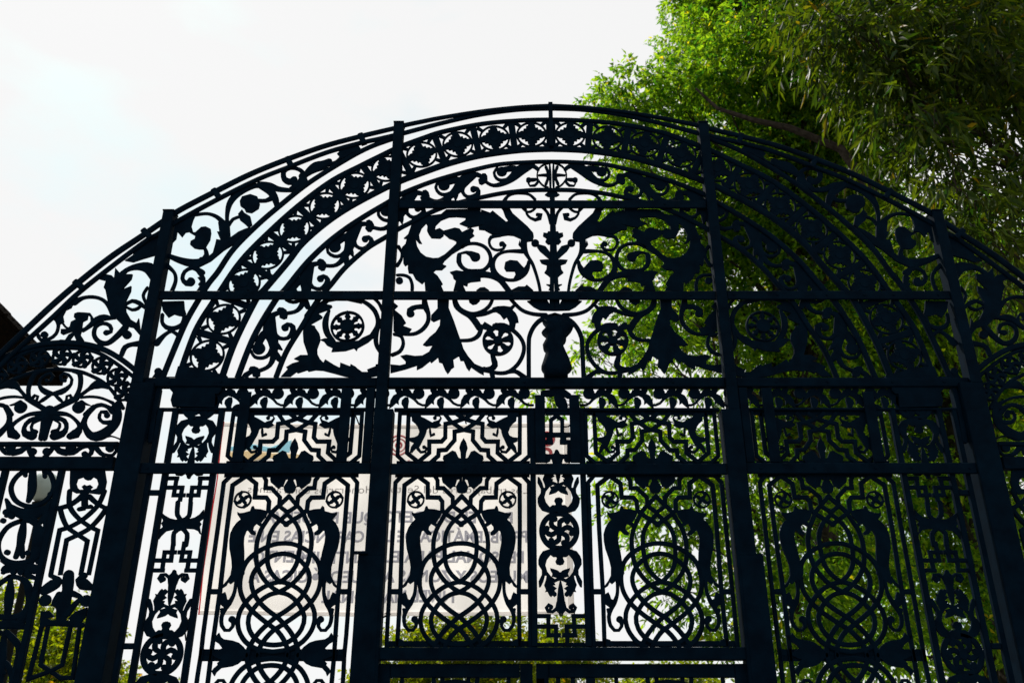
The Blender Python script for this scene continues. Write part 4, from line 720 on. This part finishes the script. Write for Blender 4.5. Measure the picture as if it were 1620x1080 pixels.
tree('garden_tree', 'small sunlit olive green tree seen under the banner', 'tree', (-1.1, 11.3), (-1.1, 11.3, 2.3), SHRUB_MID, LEAF_OLIVE, 700, 8, 0.3, 0.4, 0.12, 0.055, 0.1, 'small trees far behind the gate')
tree('garden_tree', 'small green tree seen below the banner at its lower right corner', 'tree', (0.7, 14.0), (0.7, 14.0, 2.4), SHRUB_MID_RIGHT, LEAF_OLIVE, 700, 8, 0.3, 0.4, 0.12, 0.055, 0.1, 'small trees far behind the gate')
tree('garden_tree', 'small green tree seen low through the left side screen', 'tree', (-9.6, 12.8), (-9.6, 12.8, 2.3), SHRUB_LEFT, LEAF_OLIVE, 700, 8, 0.3, 0.4, 0.13, 0.06, 0.11, 'small trees far behind the gate')
tree('garden_tree', 'low green treetop seen beside the outer left post', 'tree', (-8.3, 15.0), (-8.3, 15.0, 1.7), SHRUB_MID_LEFT, LEAF_OLIVE, 650, 8, 0.3, 0.4, 0.13, 0.06, 0.1, 'small trees far behind the gate')
tree('garden_tree', 'low green treetop seen under the right door transom', 'tree', (3.0, 15.0), (3.0, 15.0, 1.7), SHRUB_RIGHT, LEAF_OLIVE, 650, 8, 0.3, 0.4, 0.13, 0.06, 0.1, 'small trees far behind the gate')

# ------------------------------------------------------------ ground
PAVE = material('paving', (0.16, 0.15, 0.14), 0.85, 0.3, (3, (0.11, 0.105, 0.10), (0.19, 0.18, 0.165)), 0.3, 40)
mb = MB(); mb.v = [(-300, -300, 0), (300, -300, 0), (300, 300, 0), (-300, 300, 0)]; mb.f = [(0, 1, 2, 3)]
tag(mb.build('ground', PAVE), kind='structure')

# ------------------------------------------------------------ kiosk roof corner at the left
TILE = material('roof_tile', (0.005, 0.003, 0.002), 0.9, 0.02, (30, (0.001, 0.0007, 0.0004), (0.004, 0.0022, 0.001)), 0.6, 30)
PLASTER = material('plaster', (0.30, 0.25, 0.2), 0.9, 0.2, (6, (0.24, 0.20, 0.16), (0.34, 0.29, 0.24)))
kiosk = tag(empty('gatehouse', (-7.6, 3.2, 0)), 'dark brown pitched roof corner of a small building at the left edge', 'building')
def kput(mb, name, mat): return mb.build(name, mat, kiosk)
mb = MB(); mb.box(-9.4, -6.62, 3.02, 3.40, 0, 5.56); kput(mb, 'wall', PLASTER)
ex0, ex1, ey0, ey1, z0, z1, rz = -9.95, -5.72, 2.95, 3.50, 5.54, 5.62, 7.64
mb = MB(); mb.box(ex0, ex1, ey0, ey1, z0, z1); kput(mb, 'fascia', TILE)
ax_ = (ex0 + ex1) / 2
mb = MB(); mb.v = [(ex0, ey0, z1 + .003), (ex1, ey0, z1 + .003), (ax_, ey0, rz), (ex0, ey1, z1 + .003), (ex1, ey1, z1 + .003), (ax_, ey1, rz)]
mb.f = [(0, 1, 2), (5, 4, 3), (1, 4, 5, 2), (3, 0, 2, 5), (0, 3, 4, 1)]; roof = kput(mb, 'roof', TILE)
sl = Vector((ax_ - ex1, 0, rz - z1)); su = sl.normalized(); sn = Vector((sl.z, 0, -sl.x)).normalized()
tm = MB(); tm.tube([(Vector((0, 0, 0)), 0.052), (su * 0.34, 0.040)], 8); tme = tm.mesh('roof_tile', TILE)
for j in range(9):
    for i in range(4):
        p = Vector((ex1, ey0 + 0.06 + i * 0.135, z1)) + su * (j * 0.30 - 0.05) + sn * 0.015
        link('roof_tile', tme, roof, (p.x - kiosk.location[0] - roof.location[0], p.y - kiosk.location[1] - roof.location[1], p.z - roof.location[2]))

# ------------------------------------------------------------ globe street lamp
GLOBE = material('frosted_globe', (0.30, 0.37, 0.34), 0.35, 0.5)
DARKMETAL = material('dark_metal', (0.008, 0.009, 0.008), 0.7, 0.05)
lamp = tag(empty('street_lamp', (-6.73, 5.5, 0)), 'pale frosted globe street lamp seen through the left side screen', 'street lamp')
mb = MB(); mb.tube([(Vector((0, 0, 0)), 0.11), (Vector((0, 0, 0.5)), 0.1), (Vector((0, 0, 0.55)), 0.06), (Vector((0, 0, 4.45)), 0.045), (Vector((0, 0, 4.5)), 0.1), (Vector((0, 0, 4.62)), 0.12)], 12); link('pole', mb.mesh('pole', DARKMETAL), lamp)
mb = MB(); mb.tube([(Vector((0, 0, 4.836 - 0.215 * math.cos(math.pi * i / 14))), max(0.004, 0.205 * math.sin(math.pi * i / 14))) for i in range(15)], 24)
g = link('globe', mb.mesh('globe', GLOBE), lamp)
for p in g.data.polygons: p.use_smooth = True
mb = MB(); mb.tube([(Vector((0, 0, 5.045)), 0.04), (Vector((0, 0, 5.08)), 0.03), (Vector((0, 0, 5.14)), 0.012)], 10); link('finial', mb.mesh('finial', DARKMETAL), lamp)

# ------------------------------------------------------------ banner on the far side of the gate
def cloth(name, col, fac):
    m = bpy.data.materials.new(name); m.use_nodes = True; t = m.node_tree; t.nodes.clear()
    d = t.nodes.new('ShaderNodeBsdfDiffuse'); d.inputs['Color'].default_value = (*col, 1)
    r = t.nodes.new('ShaderNodeBsdfTranslucent'); r.inputs['Color'].default_value = (*col, 1)
    x = t.nodes.new('ShaderNodeMixShader'); x.inputs['Fac'].default_value = fac; o = t.nodes.new('ShaderNodeOutputMaterial')
    t.links.new(d.outputs[0], x.inputs[1]); t.links.new(r.outputs[0], x.inputs[2]); t.links.new(x.outputs[0], o.inputs['Surface'])
    return m
VINYL = cloth('banner_vinyl', (0.87, 0.845, 0.83), 0.76)
INK = cloth('grey_blue_ink', (0.42, 0.43, 0.51), 0.72); INK_L = cloth('light_grey_ink', (0.38, 0.36, 0.36), 0.6)
RED = cloth('red_ink', (0.55, 0.04, 0.05), 0.5); BLUE = cloth('blue_ink', (0.3, 0.7, 0.9), 0.75); YEL = cloth('yellow_ink', (0.92, 0.72, 0.4), 0.75)
BX0, BX1, BZ0, BZ1 = -2.575, 0.098, 2.462, 3.897
def drape(x, z):
    u = (x - BX0) / (BX1 - BX0); v = (z - BZ0) / (BZ1 - BZ0)
    return 0.105 + 0.016 * math.sin(x * 5.1 + z * 1.3) * (1 - 0.5 * v) + 0.009 * math.sin(x * 11.0 - z * 6.0) + 0.010 * math.sin((x + z) * 9.0) * math.sin(z * 4.0) + 0.02 * math.exp(-((x + 2.02) ** 2 + (z - 2.62) ** 2) * 30)
banner = tag(empty('banner', (-1.24, 0.1, 0)), 'pale vinyl banner with grey lettering seen from behind through the gate', 'banner')
def bput(mb, name, mat):
    o = mb.build(name, mat, banner)
    for p in o.data.polygons: p.use_smooth = True
    return o
mb = MB(); nx_, nz_ = 110, 60
for j in range(nz_ + 1):
    for i in range(nx_ + 1):
        x = BX0 + (BX1 - BX0) * i / nx_; z = BZ0 + (BZ1 - BZ0) * j / nz_ - 0.012 * math.sin(math.pi * i / nx_)
        mb.v.append((x, drape(x, z), z))
mb.f = [(j * (nx_ + 1) + i, j * (nx_ + 1) + i + 1, (j + 1) * (nx_ + 1) + i + 1, (j + 1) * (nx_ + 1) + i) for j in range(nz_) for i in range(nx_)]
bput(mb, 'sheet', VINYL)
def strip(x0, x1, z0, z1, off, n=60):
    mb = MB()
    for i in range(n + 1):
        for (uu, vv) in ((0, 0), (0, 1)):
            if x1 - x0 > z1 - z0: x = x0 + (x1 - x0) * i / n; z = (z0, z1)[vv]; zz = z - 0.012 * math.sin(math.pi * (x - BX0) / (BX1 - BX0))
            else: zz = z0 + (z1 - z0) * i / n; x = (x0, x1)[vv]
            mb.v.append((x, drape(x, zz) + off, zz))
    mb.f = [(2 * i, 2 * i + 1, 2 * i + 3, 2 * i + 2) for i in range(n)]
    return mb
bput(strip(BX0, BX1, BZ0, BZ0 + 0.035, 0.005), 'hem', VINYL); bput(strip(BX0, BX1, BZ1 - 0.03, BZ1, 0.005), 'hem', VINYL)
bput(strip(BX1 - 0.05, BX1, BZ0 + 0.036, BZ1 - 0.031, 0.005), 'hem', VINYL)
bput(strip(BX0 - 0.004, BX0 + 0.006, BZ0, BZ1, -0.004), 'edge_tape', RED)
def lettering(text, xc, z, h, width, mat, bold):
    """printed on the far face, so it reads reversed from the camera's side"""
    cu = bpy.data.curves.new('lettering', 'FONT'); cu.body = text; cu.size = h * 1.38; cu.align_x = 'CENTER'; cu.offset = bold; cu.resolution_u = 3
    ob = bpy.data.objects.new('tmp', cu); COL.objects.link(ob); dg = bpy.context.evaluated_depsgraph_get()
    me = bpy.data.meshes.new_from_object(ob.evaluated_get(dg)); bpy.data.objects.remove(ob)
    xs = [v.co.x for v in me.vertices]; w = max(xs) - min(xs); k = width / w; cx = (max(xs) + min(xs)) / 2
    for v in me.vertices:
        x = xc - (v.co.x - cx) * k; zz = z + v.co.y - h * 0.5; v.co = (x - banner.location[0], drape(x, zz) + 0.003 - banner.location[1], zz)
    me.materials.clear(); me.materials.append(mat)
    return link('lettering', me, banner)
lettering('Los trabajadores del Sector - Honorarios contratanos', -1.277, 3.373, 0.060, 2.10, INK_L, 0.0)
lettering('POR EL DECRETO QUE RESUELVA', -1.267, 3.165, 0.085, 1.85, INK, 0.004)
lettering('PROBLEMÁTICA DE LAS CARENCIAS EN E', -1.257, 3.022, 0.085, 2.05, INK, 0.004)
lettering('PERSONAL PARA EL MANTENIMIENTO', -1.25, 2.874, 0.085, 1.98, INK, 0.004)
lettering('MUSEOS Y ZONAS ARQUEOLÓGICAS A', -1.24, 2.734, 0.085, 2.02, INK, 0.004)
lettering('NIVEL NACIONAL', -1.235, 2.592, 0.085, 0.95, INK, 0.004)
def patch(pts, mat, name):
    mb = MB(); mb.v = [(x, drape(x, z) + 0.003, z) for (x, z) in pts]; mb.f = [tuple(range(len(pts)))]; return bput(mb, name, mat)
def circ(x, z, r, mat, r2=0.0):
    mb = MB(); n = 28
    for i in range(n):
        for q in (r, r2): a = i * math.tau / n; px, pz = x + q * math.cos(a), z + q * math.sin(a); mb.v.append((px, drape(px, pz) + 0.003, pz))
    mb.f = [(2 * i, 2 * ((i + 1) % n), 2 * ((i + 1) % n) + 1, 2 * i + 1) for i in range(n)]
    return bput(mb, 'emblem', mat)
patch([(-2.51, 3.70), (-2.36, 3.73), (-2.20, 3.70), (-2.04, 3.76), (-2.05, 3.66), (-2.2, 3.66), (-2.33, 3.68), (-2.51, 3.665)], BLUE, 'emblem')
patch([(-2.51, 3.66), (-2.33, 3.675), (-2.2, 3.655), (-1.98, 3.65), (-1.96, 3.61), (-2.2, 3.61), (-2.35, 3.58), (-2.51, 3.615)], YEL, 'emblem')
circ(-1.215, 3.715, 0.085, RED, 0.07); circ(-1.215, 3.715, 0.058, RED, 0.046); circ(-1.215, 3.715, 0.03, RED, 0.014)
patch([(-1.17, 3.55), (-1.13, 3.60), (-1.10, 3.555), (-1.06, 3.60), (-1.02, 3.55), (-1.05, 3.58), (-1.10, 3.535), (-1.13, 3.575)], RED, 'emblem')
circ(-0.075, 3.77, 0.062, RED, 0.0); circ(-0.085, 3.655, 0.05, RED, 0.022)

# cords tying the banner to the ironwork
CORD = material('cord', (0.02, 0.02, 0.022), 0.9, 0.1)
for pts in ([(-2.575, .09, 2.50), (-2.60, .04, 2.45), (-2.63, .03, 2.36), (-2.615, .05, 2.28)], [(-0.70, .1, 3.885), (-0.715, .04, 3.93), (-0.70, .02, 3.965)], [(-1.53, .1, 3.88), (-1.55, .03, 3.93), (-1.53, .02, 3.97)], [(0.06, .1, 3.86), (0.09, .03, 3.84), (0.12, .02, 3.88)], [(0.085, .1, 2.50), (0.10, .03, 2.44), (0.085, .03, 2.36), (0.11, .04, 2.30)], [(-1.24, .1, 2.47), (-1.20, .03, 2.455), (-1.25, .02, 2.43)]):
    mb = MB(); mb.tube([(Vector(p), 0.006) for p in pts], 6); mb.build('cord', CORD, banner)
